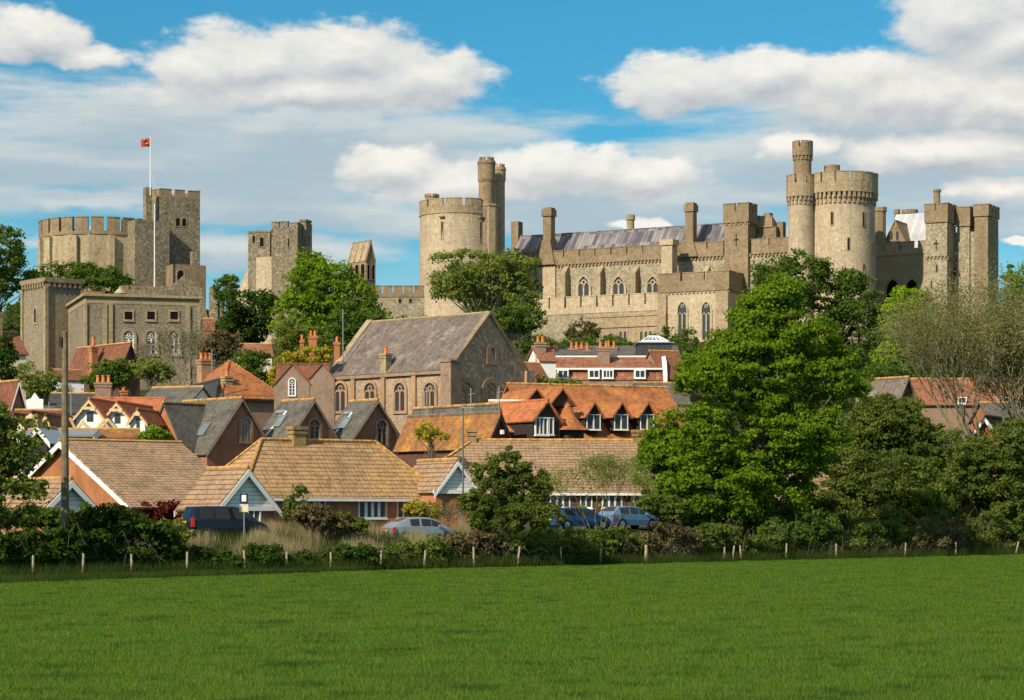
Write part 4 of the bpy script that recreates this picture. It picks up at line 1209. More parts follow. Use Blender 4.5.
    MB().cyl(0, 0, Z(205, 492), Z(205, 492) + .25, .2, .05, 8).build('finial', M['white'], p2)
build_keep()

def build_ruin():
    D = 470.0; A = R(-18); x0 = X(248, D); zb = 36.0
    T = thing('ruined_barbican', 'broken grey barbican towers with a sloping ruined wall right of the keep', 'castle ruin', x0, D, zb, A)
    def u(px): return reach(x0, D, A, px)
    def lft(px, d): return u(px)
    zt = Z(233, D)
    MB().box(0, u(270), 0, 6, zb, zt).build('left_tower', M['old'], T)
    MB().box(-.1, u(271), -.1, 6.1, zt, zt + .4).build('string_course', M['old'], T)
    MB().box(u(258), u(275), -.9, 2, zb, Z(258, D)).build('lit_buttress', M['ash_pale'], T)  # sunlit part of the ruin, its brightness put in as paler stone
    a, b = u(274), u(300)
    o = MB().box(a, b, -1.2, 6, zb, Z(231, D)).build('right_tower', M['old'], T)
    m = MB(); crenel_line(m, Fr(0, -1.2, 0), a, b, Z(231, D), .2, .9, .6, 1.7, .4, .02, jit=.3); crenel_line(m, Fr(b, -1.2, R(90)), 0, 7.2, Z(231, D), .2, .9, .6, 1.7, .4, .015, jit=.3); m.build('battlement', M['old'], o)
    MB().box(u(298), u(304), 1, 3.5, zb, Z(222, D)).box(u(297.5), u(304.5), .8, 3.7, Z(223, D), Z(221, D)).build('stair_turret', M['old'], o)
    window(T, Fr(0, 0, 0), u(262), Z(247, D), .8, 1.8, 'round', 1, .25, .1, frame='old', glass='slit')
    window(T, Fr(0, 0, 0), u(254), Z(243, D), .5, 1.4, 'round', 1, .2, .1, frame='old', glass='slit')
    slit(T, Fr(0, -1.2, 0), u(291), Z(249, D), .3, 1.6)
    MB().prism(Fr(0, 1, 0), [(u(233), zb), (.05, zb), (.05, Z(262, D)), (u(238), Z(285, D)), (u(234), Z(290, D))], -1.2, 0).build('sloping_wall', M['ash_pale'], T)
    D2 = 478.0; x2 = X(209, 440)
    T2 = thing('wall_stub', 'short pale ruined wall tower standing left of the dark green tree below the barbican', 'castle wall', x2, 440, 34)
    L = X(223, 440) - x2
    MB().box(0, L * .62, 0, 2.5, 30, Z(287, 440)).build('left_pier', M['old'], T2)
    MB().box(L * .62, L, .4, 2.3, 30, Z(290, 440)).build('right_pier', M['old'], T2)
build_ruin()

def build_belfry():
    T, w, L, zt = rect_tower('gabled_tower', 'small brown gabled tower with a steep tiled roof rising behind the bright green tree', 'tower', 366, 400, 42, 375.5, 348.5, 261, 26, 'ash_dark')
    MB().box(0, w, 0, L, 26, zt).build('wall', M['ash_dark'], T)
    zr = Z(240.5, 401)
    m = MB()
    m.slab([(-.1, -.1, zt), (w / 2, -.1, zr), (w / 2, L + .1, zr), (-.1, L + .1, zt)], .15).slab([(w + .1, -.1, zt), (w + .1, L + .1, zt), (w / 2, L + .1, zr), (w / 2, -.1, zr)], .15)
    rf = m.build('roof', M['ash'], T)
    m = MB()
    for f in (.02, .33, .66, .98):
        y = L * f; m.slab([(-.2, y - .12, zt + .1), (w / 2, y - .12, zr + .15), (w / 2, y + .12, zr + .15), (-.2, y + .12, zt + .1)], .2)
    m.build('roof_rib', M['ash_dark'], rf)
    MB().prism(Fr(0, 0, 0), [(0, zt), (w, zt), (w / 2, zr - .15)], -.3, 0).build('gable', M['ash_dark'], T)
    for k in range(3): window(T, Fr(0, L, R(-90)), L * (k + .5) / 3, Z(279, 400), L / 4.6, 2.6, 'round', 1, .12, .1, frame='ash', glass='slit')
    for k in range(2): window(T, Fr(0, 0, 0), w * (k + .5) / 2, Z(279, 400), w / 4, 2.4, 'round', 1, .12, .1, frame='ash_dark', glass='slit')
build_belfry()

# ================================================================== battlemented stone house below the keep
def build_mansion():
    T, w, L, zt = rect_tower('watch_tower', 'square flint tower with stone cornice at the left end of the castellated house', 'tower', 46, 322, 38, 82, 23, 281, 14, 'flint')
    MB().box(0, w, 0, L, 12, zt).build('wall', M['flint'], T)
    m = MB().box(-.35, w + .35, -.35, L + .35, zt, zt + .5)
    for fr, LL in ((Fr(0, 0, 0), w), (Fr(0, L, R(-90)), L)): corbel_line(m, fr, 0, LL, zt - .14, .7, .35, .6, .3)
    m.build('cornice', M['ash_dark'], T)
    q = MB()
    for px_, py_ in ((0, 0), (w, 0), (0, L)): q.box(px_ - .25, px_ + .25, py_ - .25, py_ + .25, 12, zt - .7)
    q.build('quoins', M['quoin'], T)
    window(T, Fr(0, L, R(-90)), L * .55, Z(321, 322), .8, 1.9, 'round', 1, .25, .1, frame='quoin', glass='glass')
    # main block
    A = 18
    T, w, L, zt = rect_tower('castellated_house', 'large flint house with yellow stone dressings and arched windows below the keep', 'stone house', 86, 308, A, 199, 58, 303, 12, 'flint')
    MB().box(0, w, 0, L, 10, zt).build('wall', M['flint'], T)
    MB().box(-.05, w + .05, -.05, L + .05, zt, zt + .9).box(-.4, w + .4, -.4, L + .4, zt + .9, zt + 1.25).box(-.12, w + .12, -.12, L + .12, zt + 1.25, Z(296.5, 308)).build('parapet', M['quoin'], T)
    f = Fr(0, 0, 0); x0, y0 = X(86, 308), 308.0
    def u(px): return reach(x0, y0, R(A), px)
    for px0, px1 in ((84.8, 87), (103, 107), (108.5, 112.5), (186, 190), (198, 200)):
        MB().fbox(f, u(px0), u(px1), 0, .22, 10, zt).build('pilaster', M['quoin'], T)
    lf = Fr(0, L, R(-90))
    for a, b in ((0, .7), (L * .45, L * .45 + .6), (L - .7, L + .1)): MB().fbox(lf, a, b, 0, .2, 10, zt).build('pilaster', M['quoin'], T)
    for px in (128.5, 151, 174):
        D = 308 + u(px) * math.sin(R(A)); window(T, f, u(px), Z(319.5, D), 1.0, 1.0, 'rect', 1, .22, .12, frame='quoin', glass='slit')
    for px in (128.5, 151, 174):
        D = 308 + u(px) * math.sin(R(A)); window(T, f, u(px), Z(354, D), 1.35, 3.0, 'round', 1, .32, .20, frame='quoin', glass='glass'); window(T, f, u(px), Z(354, D) + .04, 1.2, 2.85, 'round', 2, .07, .12, 'glass', 'white', bars=4, name='sash')
    window(T, f, u(128.5) + 3.0, Z(371, 312), 1.3, 1.4, 'rect', 2, .2, .1, frame='quoin')
    slit(T, lf, L * .7, Z(314, 311), .4, 1.0)
    MB().box(w * .02, w * .16, 2, 4, zt, Z(291, 310)).build('chimney_stack', M['brick_or'], T)
    m = MB(); zt2 = Z(288, 316); x2 = u(131); x3 = u(190)
    # raised rear battlement with turret caps
    for k in range(7):
        a = x2 + (x3 - x2) * k / 7; m.box(a + .12, a + (x3 - x2) / 7 - .12, 8, 8.6, zt2, Z(284, 316))
    m.box(x2, x3, 8, 8.6, zt, zt2)
    m.build('rear_battlement', M['ash_dark'], T)
    MB().box(x3 - 3.2, x3, 7.4, 10.5, zt, Z(285, 317)).build('rear_tower', M['old'], T)
    MB().cyl(u(125), 4, zt, Z(291, 310), .75, n=12).cyl(u(125), 4, Z(291, 310), Z(287, 310), .85, .4, 12).cyl(u(125), 4, Z(287, 310), Z(283, 310), .25, .05, 8).build('cupola', M['ash_pale'], T)
    m = MB(); m.prism(Fr(x2 + 2.5, 6, 0), [(0, zt), (3.5, zt), (2.6, zt + 1.5), (.6, zt + 1.5)], -2, 0); m.build('rooflight', M['glass_lt'], T)
build_mansion()
# ================================================================== the town
def build_chapel():
    h = House('chapel', 'large flint and brick chapel with long grey slate roof and round arched windows', 'chapel', 447, 225, 47, 529, 327, 369, 313.5, 'y', 'yellow_flint', 'slate_warm', oh=.15, ridgemat='quoin')
    T = h.T; w, L, ze, zr, zb = h.w, h.L, h.ze, h.zr, h.zb
    f = h.front
    # brick gable face laid over the flint
    MB().prism(f, [(0, zb), (w, zb), (w, ze), (w / 2, zr - .1), (0, ze)], .004, .06).build('gable_brickwork', M['brick_flint'], T)
    m = MB()
    for sg in (0, 1):
        pts = [(-.3, ze - .3), (w / 2, zr + .2), (w / 2, zr - .12), (-.3, ze - .62)]
        if sg: pts = [(w - a, b) for a, b in pts]
        m.prism(f, pts, -.35, .3)
    m.build('gable_coping', M['ash_dark'], T)
    m = MB()
    for sg in (0, 1):
        pts = [(-.3, ze - .3), (w / 2, zr + .35), (w / 2, zr - .25), (-.3, ze - .85)]
        if sg: pts = [(w - a, b) for a, b in pts]
        m.prism(h.back, pts, -.45, .35)
    m.build('rear_coping', M['ash'], T)
    h.win(491, 348, 360, 5, 'round', surround=.45, frame='brick_soft', glass='slit', bars=0, proud=.25)
    for px in (465.5, 490, 514): h.win(px, 383, 407, 12, 'round', lights=2, surround=.45, frame='brick_soft', glass='glass_lt', bars=3, proud=.2)
    for k, (a, b) in enumerate(((w - .7, w + .35),)): MB().fbox(f, a, b, -.5, .35, zb, ze + .3).build('corner_pier', M['brick_flint'], T)
    lf = h.left
    for px in (341, 370.5, 400.5, 430.5):
        h.win(px, 383, 411, 10.5, 'round', 'left', lights=2, surround=.27, proud=.16, frame='brick_soft', glass='glass', bars=0)
    for px in (354, 384, 415):
        u = h.wu(px, 'left'); MB().fbox(lf, u - .26, u + .26, 0, .22, zb, ze - .3).build('pilaster', M['brick_soft'], T)
    MB().fbox(lf, -.1, L + .1, .0, .28, ze - .42, ze - .12).build('eaves_course', M['brick_dk'], T)
    u = h.wu(326, 'left')
    MB().fbox(lf, -.7, .5, -.9, .8, zb, ze + .35).build('end_buttress', M['brick_yel'], T)
    MB().fbox(f, -.25, 1.15, -.6, .75, zb, Z(362, 225)).fbox(f, -.35, 1.25, -.7, .85, Z(362, 225), Z(360, 225)).build('corner_buttress', M['brick_dk'], T)
    u = h.wu(384, 'left'); px_, py_, _ = lf.pt(u, -.25, 0)
    chimney(T, px_, py_, ze - .6, Z(355, 232), .75, .75, 'quoin', 1, 0)
build_chapel()

def build_school():
    specs = [('brick gabled schoolhouse with slate roof and roof window, leftmost of the three arched gables', 207, 188, 274, 152, 450, 399, 245.5, 250),
             ('middle brick gabled schoolhouse with arched window and slate roof, flagged by a thin pole', 283, 190, 342, 253, 447, 400.5, 314, 0),
             ('brick gabled schoolhouse with tall arched window, rightmost of the three slate roofed gables', 343, 192, 409, 318, 451, 401, 381.5, 0)]
    for i, (lab, px, D, pr, pl, pe, pr_, wx, _) in enumerate(specs):
        h = House('schoolhouse', lab, 'brick house', px, D, 42, pr, pl, pe if i else 452, pr_, 'y', 'brick', 'slate', oh=.25, ridgemat='ridge_or', board='brick_dk', boardw=.16, group='row of gabled brick schoolhouses')
        y0, y1 = ((419, 441), (420, 441), (421, 445))[i]
        h.win(wx, y0, y1, 9.5, 'round', lights=3 if i == 0 else 2, surround=.22, frame='brick_dk', glass='glass_lt' if i == 0 else 'glass', bars=3 if i == 0 else 1, proud=.12)
        if i == 0:
            h.skylight(.30, .42, .55, .65, 'left')
            c = House('school_wing', 'small orange brick gable wing with slate roof at the left end of the schoolhouses', 'brick house', 146, 191, -38, 183, 145, 450, 403.5, 'y', 'brick_or', 'slate', oh=.15, L=6.5, ridgemat='ridge_or')
        else:
            h.skylight(.62, .55, .5, .6, 'left')
            # lead flashing of the valley
            hw = h.w / 2; n = 2
            MB().slab([(hw * .06, h.L * .80, h.ze + (h.zr - h.ze) * .06 + .26), (hw * .06, h.L * .86, h.ze + (h.zr - h.ze) * .06 + .26),
                       (hw * .72, h.L * .62, h.ze + (h.zr - h.ze) * .72 + .26), (hw * .72, h.L * .57, h.ze + (h.zr - h.ze) * .72 + .26)], .06).build('lead_flashing', M['white'], h.roof)
            MB().slab([(hw * .70, h.L * .62, h.ze + (h.zr - h.ze) * .70 + .24), (hw * .76, h.L * .62, h.ze + (h.zr - h.ze) * .76 + .24),
                       (hw * .76, h.L * .97, h.ze + (h.zr - h.ze) * .76 + .24), (hw * .70, h.L * .97, h.ze + (h.zr - h.ze) * .70 + .24)], .06).build('lead_flashing', M['metal'], h.roof)
build_school()

def porch_face(h, face='front'):
    """pale weatherboarded gable with deep bargeboards"""
    w, ze, zr = h.w, h.ze, h.zr
    MB().fbox(h.front, -.25, w + .25, .06, .16, ze - .28, ze - .05).build('fascia', M['white'], h.T)

def build_bungalows():
    # left brick gabled block
    A = 38
    D = 133
    h = House('bungalow', 'brick bungalow with tan tiled roof and long white bargeboard, behind the utility pole', 'bungalow', 134, D, A, 219, 2, 506, 443, 'x', 'brick_or', 'tan_tile', oh=.35, board='white', boardw=.28, w=7.4)
    s = h
    g = House('porch_wing', 'pale boarded gable wing with tan tiles behind the navy van', 'bungalow wing', 217, 128.5, A, 274, 182, 505.5, 469.5, 'y', 'brick', 'tan_tile', oh=.3, gmat='blue_board', board='white', boardw=.30)
    porch_face(g); g.win(253, 509, 524, 11, 'rect', lights=2, surround=.08, frame='white')
    g2 = House('porch_wing', 'pale boarded gable with tan tiled roof beside the utility pole', 'bungalow wing', 44, 121, A, 94, -40, 507, 480.5, 'y', 'brick', 'tan_tile', oh=.3, gmat='blue_board', board='white', boardw=.30)
    porch_face(g2); g2.win(84, 509.5, 520, 9, 'rect', lights=2, surround=.08, frame='white')
    # hipped middle block
    b = House('bungalow', 'hipped bungalow with lichen-yellow tan roof and white framed windows, middle of the row', 'bungalow', 243, 141, 36, 441, 195, 491, 441, 'x', 'brick', 'tan_tile2', oh=.35, hip=True, board='white', ridgemat='ridge_or')
    for px, pw, n in ((316, 16, 3), (372, 26, 4), (403, 11, 2)):
        b.win(px, 495.5, 517, pw, 'rect', lights=n, surround=.08, frame='white', bars=0, proud=.09)
    for px in (344, 390): 
        u = b.wu(px); MB().fbox(b.front, u - .5, u + .5, .0, .08, b.zb, b.ze - .1).build('brick_pier', M['brick_or'], b.T)
    u = b.wu(357); 
    chimney(b.T, b.ux(297, b.L / 2), b.L / 2, b.zr - .6, b.zr + .80, .85, .7, 'brick_yel', 0, 0)
    # long right block
    c = House('bungalow', 'long tan tiled bungalow roof behind the shrubs and parked cars, right of the row', 'bungalow', 402, 164, 5, 673, 372, 489, 440.5, 'x', 'dkbrown', 'tan_tile', oh=.35, hip='left', board='white', ridgemat='ridge_or', L=10.5)  # dark brown wall colour stands in for the shade under the eaves
    for px, pw, n in ((560, 18, 3), (586, 10, 2), (612, 18, 3), (640, 12, 2)):
        c.win(px, 494, 507, pw, 'rect', lights=n, surround=.08, frame='white', proud=.09)
    chimney(c.T, c.ux(472, c.L / 2), c.L / 2, c.zr - .8, c.zr + .72, .6, .6, 'brick_yel', 0, 0)
    chimney(c.T, c.ux(638, c.L / 2), c.L / 2, c.zr - .8, c.zr + .72, .7, .6, 'brick_yel', 0, 0)
    d = House('porch_wing', 'small pale gable on the tan roof beside the lamp post', 'bungalow wing', 436, 146.5, 30, 476, 400, 489, 461, 'y', 'brick_or', 'tan_tile', oh=.25, gmat='blue_board', board='white', boardw=.25)
    porch_face(d)
    # roof that shows between the thickets on the right
    e = House('bungalow', 'tan tiled bungalow glimpsed between the big tree and the thicket on the right', 'bungalow', 770, 185, 10, 868, 760, 491, 450, 'x', 'brick_dk', 'tan_tile', oh=.3, hip=True)
build_bungalows()

def dormer(h, px, py_apex, py_eave, pw, sill_py, roofm, wallm, win=True, side='front', back=3.0, glass='glass', lights=3):
    """a gabled dormer standing on the front slope; pixel sizes"""
    u = h.wu(px); x0 = u; D = h.T.location.y + u * math.sin(h.a)
    k = D / F; w = pw * k / math.cos(h.a) / 2; zt, ze, zs = Z(py_apex, D), Z(py_eave, D), Z(sill_py, D)
    fr = Fr(x0, -.25, 0)
    o = MB().prism(fr, [(-w, zs), (w, zs), (w, ze), (0, zt - .08), (-w, ze)], -back, 0).build('dormer', M[wallm], h.T)
    m = MB(); oh = .22; dz = (zt - ze) / w * oh
    for sg in (-1, 1):
        m.slab([fr.pt(sg * (w + oh), .35, ze - dz), fr.pt(0, .35, zt), fr.pt(0, -back - 1.2, zt), fr.pt(sg * (w + oh), -back + .5, ze - dz)], .1)
    m.build('dormer_roof', M[roofm], o)
    if win: window(o, fr, 0, zs + .15, w * 1.5, (ze - zs) - .2, 'rect', lights, .05, .09, glass, 'white')
    return o

def build_centre():
    # lichen orange cottage
    h = House('cottage', 'low cottage with vivid orange lichened roof and dark timber gable below the chapel', 'cottage', 486, 172, 42, 511, 398, 443, 413.5, 'y', 'dkbrown', 'lichen_tile', oh=.3, board='black', boardw=.3, ridgemat='slate_warm')
    MB().cyl(h.w / 2, -.4, h.zr - 1.5, h.zr - 1.2, .18, n=8).build('lamp', M['white'], h.T)
    h = House('low_shed_roof', 'grey roofed lean-to with orange ridge behind the lichened cottage', 'outbuilding', 492, 180, 38, 503, 410, 421, 405, 'y', 'brick_dk', 'slate', oh=.2, ridgemat='ridge_or')
    # tiled hall with dormers
    D = 190
    h = House('tiled_hall', 'long orange tiled building with a row of three gabled dormers below the terrace', 'building', 536, D, 24, 690, 528, 437, 387, 'x', 'black', 'orange_tile', oh=.4, w=None, L=9.5, ridgemat='ridge_or')
    for px in (592, 619.5, 645.5): dormer(h, px, 402, 414.5, 17, 431, 'orange_tile', 'black', lights=2)
    for px in (534, 560):
        dormer(h, px, 388, 403, 24, 406, 'orange_tile', 'dkbrown', win=False, back=5)
    # white bay and flared roof
    b = House('bay_wing', 'black and white gabled bay with tall white windows left of the dormers', 'building wing', 533, 182, 36, 560, 505, 419, 401.5, 'y', 'black', 'red_tile', oh=.25, ridgemat='red_tile', L=7)
    b.win(541, 418.5, 434, 11, 'rect', lights=3, surround=.1, frame='white', glass='glass'); b.win(550.5, 418.5, 434, 3.5, 'rect', lights=1, surround=.07, frame='white')
    r = House('hipped_wing', 'low wing with broad bright red tiled slope left of the black and white bay', 'building wing', 503, 184, 14, 540, 497, 430.5, 402.5, 'x', 'black', 'red_tile', oh=.3, hip=False, ridgemat='white', L=7)
    # conical flared roof
    x0, y0 = X(568, 184), 185.0; zb = G(x0, y0)
    t = thing('flared_turret', 'small turret with flared pyramid roof of orange tiles between bay and dormers', 'turret', x0, y0, zb)
    MB().cyl(0, 0, zb, Z(429, 184), 1.25, n=8).build('wall', M['black'], t)
    m = MB(); zz = [Z(430, 184), Z(426, 184), Z(416, 184), Z(402, 184)]; rr = [1.75, 1.25, .62, .10]
    for k in range(3): m.cyl(0, 0, zz[k], zz[k + 1], rr[k], rr[k + 1], 12, cap=False)
    m.poly(*[(1.75 * math.sin(i * math.pi / 6), -1.75 * math.cos(i * math.pi / 6), zz[0]) for i in range(12)])
    m.build('roof', M['orange_tile'], t)
    w = House('white_gable_house', 'small white gable peeping out left of the red tiled wing', 'house', 493, 200, 36, 517, 478, 424, 405, 'y', 'white', 'brown_tile', oh=.2, L=5)
    # terrace with mansard roof and white windows
    D = 262
    y0 = float(D); x0 = X(555, D); w = X(664, D) - x0; zb = G(x0, D) - .5
    t = thing('terrace', 'long brown mansard roofed terrace with small white dormer windows below the castle', 'terrace', x0, y0, zb)
    z1, z2, z3, z4 = Z(395, D), Z(380, D), Z(369, D), Z(354, D)
    MB().box(0, w, 0, 9, zb, z2).build('wall', M['brick_dk'], t)
    MB().box(-.15, w + .15, -.2, .1, Z(388, D), Z(386, D)).build('white_band', M['white'], t)
    m = MB(); m.slab([(0, -.1, z2), (w, -.1, z2), (w, .9, z3), (0, .9, z3)], .15); m.slab([(0, .7, z3), (w, .7, z3), (w, 4.5, z4), (0, 4.5, z4)], .15); m.slab([(0, 4.5, z4), (w, 4.5, z4), (w, 9, z3), (0, 9, z3)], .15)
    m.build('roof', M['rust_tile'], t)
    MB().box(0, w, .3, .75, z3 - .05, z3 + .14).build('roof_curb', M['white'], t); MB().box(0, w, 4.3, 4.7, z4 - .05, z4 + .12).build('ridge_flashing', M['white'], t)
    for px in (563, 594, 608, 640):
        f = Fr(X(px, D) - x0, -.12, 0); o = MB().fbox(f, -.65, .65, -1.2, .0, z2 + .05, z3 + .05).build('dormer', M['white'], t)
        window(o, f, 0, z2 + .3, .95, (z3 - z2) - .5, 'rect', 3 if px == 608 else 2, .12, .1, 'glass', 'white')
    m = MB().prism(Fr(w, 0, R(90)), [(-.3, zb), (9, zb), (9, z3), (4.5, z4 + .5), (1.2, z3 + .9), (-.3, z2 + .5)], -.1, .35); m.build('party_parapet', M['white'], t)
    for px, top, n, wd in ((604.5, 343, 2, 1.3),): chimney(t, X(px, D) - x0, 3, z3 - .5, Z(top + 3, D), wd, wd, 'brick_dk', n, 0)
    # rear terrace
    D = 285; x0 = X(548, D); w = X(680, D) - x0; zb = G(x0, D) - .5
    t = thing('grey_roofed_building', 'long grey roofed building behind the terrace with clusters of orange chimney pots', 'building', x0, D, zb)
    MB().box(0, w, 0, 8, zb, Z(355, D)).build('wall', M['brick_dk'], t)
    m = MB(); m.slab([(0, -.2, Z(355, D)), (w, -.2, Z(355, D)), (w, 4, Z(343, D)), (0, 4, Z(343, D))], .15); m.slab([(0, 8, Z(355, D)), (0, 4, Z(343, D)), (w, 4, Z(343, D)), (w, 8, Z(355, D))], .15); m.build('roof', M['slate'], t)
    for px, top, n in ((552, 344, 2), (557, 347, 1), (577, 343, 3), (585, 344, 2), (612, 342, 2)): chimney(t, X(px, D) - x0, 2.0, Z(360, D), Z(top + 5, D), .5 * n + .3, .9, 'brick_dk', n, 0, poth=.75)
    # glazed lantern
    D = 270; x0 = X(638, D); w = X(672, D) - x0; zb = G(x0, D)
    t = thing('glazed_lantern', 'flat roofed stair block with a white framed glass pyramid lantern below the chapel block', 'roof lantern', x0, D, zb)
    zt = Z(343, D); MB().box(0, w, 0, 5, zb, zt).build('wall', M['slate_dk'], t)
    MB().box(-.2, w + .3, -.2, 5.2, zt, zt + .12).build('roof', M['metal'], t)
    m = MB(); a, b, c_, d_ = (.4, .2, zt + .2), (w - .4, .2, zt + .2), (w - .4, 4.6, zt + .2), (.4, 4.6, zt + .2); e1, e2 = (w * .35, 2.4, Z(335, D)), (w * .65, 2.4, Z(335, D))
    m.poly(a, b, e2, e1).poly(b, c_, e2).poly(c_, d_, e1, e2).poly(d_, a, e1); gl = m.build('lantern_glass', M['glass_lt'], t)
    m = MB()
    for p, q in ((a, e1), (b, e2), (a, b), (e1, e2), (b, c_), (c_, e2), (d_, e1)): m.tube(p, q, .12)
    for f in (.2, .4, .6, .8):
        P = Vector(a).lerp(Vector(b), f); Q = Vector(e1).lerp(Vector(e2), f); m.tube(P, Q, .07)
    m.build('lantern_frame', M['white'], t)
    # white rendered house with red roof
    h = House('white_house', 'white walled house with small red roof and tall chimneys left of the terrace', 'house', 541, 255, 15, 556, 520, 361, 348, 'x', 'white', 'rust_tile', oh=.2, L=6)
    chimney(h.T, .5, 2, h.ze, Z(343, 257), 1.0, .8, 'brick_dk', 2, 0)
    h = House('rear_cottage', 'pale gabled cottage in front of the white house, half hidden by shrubs', 'cottage', 535, 246, 25, 551, 520, 385, 364, 'x', 'cream', 'brown_tile', oh=.2, L=6)
    h = House('grey_lean_to', 'low weathered grey roof at the right end of the terrace', 'outbuilding', 648, 240, 18, 690, 640, 404, 384, 'x', 'brick_dk', 'slate', oh=.2, L=7)
    h = House('orange_ridge_house', 'house roof with orange ridge just right of the terrace parapet', 'house', 664, 262, 22, 690, 650, 378, 352, 'x', 'brick_dk', 'brown_tile', oh=.2, L=7, ridgemat='ridge_or')
build_centre()

def build_left_town():
    # small house with white arched window
    h = House('brick_house', 'small brown brick house with white arched sash window beside the chapel', 'house', 276, 205, 3, 328, 270, 387, 365.5, 'x', 'brick_dk', 'brown_tile', oh=.1, L=7, ridgemat='brown_tile')
    for px, hwp in ((292.3, 18.0), (322, 12.5)):
        u = h.wu(px); D_ = 205.; k = hwp * D_ / F; zt = Z(364.5, D_); ze_ = Z(364.5 + hwp * 1.12, D_)
        g = MB().prism(h.front, [(u - k, h.zb), (u + k, h.zb), (u + k, ze_), (u, zt), (u - k, ze_)], -3.4, .35).build('front_gable', M['brick_dk'], h.T)
        m = MB()
        for sg in (-1, 1): m.slab([h.front.pt(u + sg * (k + .1), .45, ze_), h.front.pt(u, .45, zt + .12), h.front.pt(u, -3.5, zt + .12), h.front.pt(u + sg * (k + .1), -3.5, ze_)], .1)
        m.build('gable_roof', M['brown_tile'], g)
    fr_ = Fr(0, -.35, 0); window(h.T, fr_, h.wu(292.3), Z(395.5, 205), .48, Z(379, 205) - Z(395.5, 205), 'round', 2, .1, .1, 'glass', 'white', bars=4)
    # hip roofed house
    h = House('hip_roofed_house', 'house with large orange-brown hipped roof and stout brick chimneys', 'house', 222, 232, 34, 284, 176, 394, 361, 'x', 'brick_dk', 'orange_tile', oh=.35, hip=True, ridgemat='orange_tile')
    chimney(h.T, h.w * .30, h.L * .75, h.ze, Z(358, 236), 1.4, 1.0, 'brick_soft', 3, 0); chimney(h.T, h.w * .22, h.L * .18, h.ze - 1, Z(376, 233), .8, .8, 'quoin', 1, 0)
    # slate ranges
    h = House('slate_house', 'long dark slate roofed house with grey gable end, left of the hip roofed house', 'house', 212, 215, 20, 226, 120, 405, 380.5, 'y', 'brick_dk', 'slate_dk', oh=.2, ridgemat='slate_dk', L=None)
    h2 = House('slate_cottage', 'low slate cottage with bright white gable wall in front of the dark slate house', 'cottage', 141, 205, -22, 190, 121, 403, 388.5, 'x', 'white', 'slate', oh=.15, L=4.2)
    chimney(h.T, h.w * .1, h.L - 1.5, h.ze, Z(372, 222), .6, .6, 'brick_or', 1, 0)
    # red roofed house below the mansion
    h = House('red_roofed_house', 'house with weathered dark red tiled roof and dark gable below the flint house', 'house', 119, 262, 40, 140, 68, 371, 343.5, 'y', 'dkbrown', 'brown_tile', oh=.35, board='black')
    chimney(h.T, -.3, h.L * .45, h.ze - 1, Z(346, 264), .75, .7, 'brick_or', 1, 0, poth=1.0)
    h.win(125, 361, 366, 8, 'rect', lights=2, surround=.1, frame='white')
    h = House('low_annex', 'low red tiled annex with white eaves beside the dark gabled house', 'annex', 60, 255, 25, 84, 44, 380, 371, 'x', 'white', 'brown_tile', oh=.2, L=4)
    h = House('slate_range', 'long low dark slate roof between the left trees and the orange gables', 'house', 48, 222, 4, 104, 44, 413, 394.5, 'x', 'cream', 'slate_dk', oh=.2, L=7)
    chimney(h.T, h.w * .93, 3, h.ze, Z(383, 225), 1.5, .9, 'brick_dk', 3, 0)
    # star topped white gable wall
    x0, y0 = X(26, 205), 205.0
    t = thing('white_shaped_gable', 'bright white house wall with a shaped pointed gable at the far left', 'house', x0, y0, G(x0, y0)); w = X(43, 205) - x0; zb = G(x0, y0) - .5
    MB().prism(Fr(0, 0, 0), [(0, zb), (w, zb), (w, Z(399, 205)), (w * .78, Z(399, 205)), (w * .5, Z(392.5, 205)), (w * .3, Z(398, 205)), (0, Z(400, 205))], -.4, 0).build('gable_wall', M['white'], t)
    MB().box(.1, w - .1, .4, 6, zb, Z(403, 205)).build('wall', M['cream'], t)
    MB().slab([(0, .3, Z(403, 205)), (w, .3, Z(403, 205)), (w, 6.2, Z(401, 207)), (0, 6.2, Z(401, 207))], .15).build('roof', M['slate_dk'], t)
    # orange roofed house at far left
    h = House('brown_roofed_house', 'brown tiled house with blue-white bargeboard at the left edge', 'house', 8, 190, 40, 26, -30, 412, 382, 'y', 'brick_dk', 'brown_tile', oh=.35, board='white')
    h = House('cream_house', 'cream walled house with dark red roof under the trees at the left edge', 'house', 0, 285, 30, 26, -30, 353, 333, 'x', 'cream', 'brown_tile', oh=.3, L=8)
    chimney(h.T, h.w * .15, 3, h.ze, Z(313, 288), 1.3, 1.0, 'brick_dk', 2, 0)
    chimney(h.T, h.w * .8, 4.5, h.ze, Z(337, 290), 1.3, .8, 'cream', 2, 0)
    # the new houses: white gables, orange roofs, yellow timber
    def new_house(px0, px1, apex, eave, D, lab, roof='red_tile', wall='white'):
        h = House('gabled_new_house', lab, 'new house', px0, D, -8, px1, px0 - 1, eave, apex, 'y', wall, roof, oh=.3, L=9, ridgemat=roof, board='timber', boardw=.2, group='new houses with timber gables')
        m = MB(); w, ze, zr = h.w, h.ze, h.zr
        zz = ze + (zr - ze) * .42; hw = w / 2 * .5
        m.fbox(h.front, w / 2 - hw, w / 2 + hw, .32, .42, zz, zz + .22); m.build('tie_beam', M['timber'], h.T)
        MB().prism(h.front, [(w / 2 - hw * .45, zz - .9), (w / 2 + hw * .45, zz - .9), (w / 2 + hw * .45, zz - .15), (w / 2 - hw * .45, zz - .15)], .01, .05).build('pane', M['glass'], h.T)
        return h
    new_house(76, 104, 400, 417, 186, 'white gabled new house with orange roof, directly right of the utility pole')
    new_house(105, 130, 403, 418, 187, 'white gabled new house with orange roof, second right of the utility pole')
    new_house(131, 145, 410.5, 420, 185, 'narrow new house with yellow timber gable, next to the slate school wing')
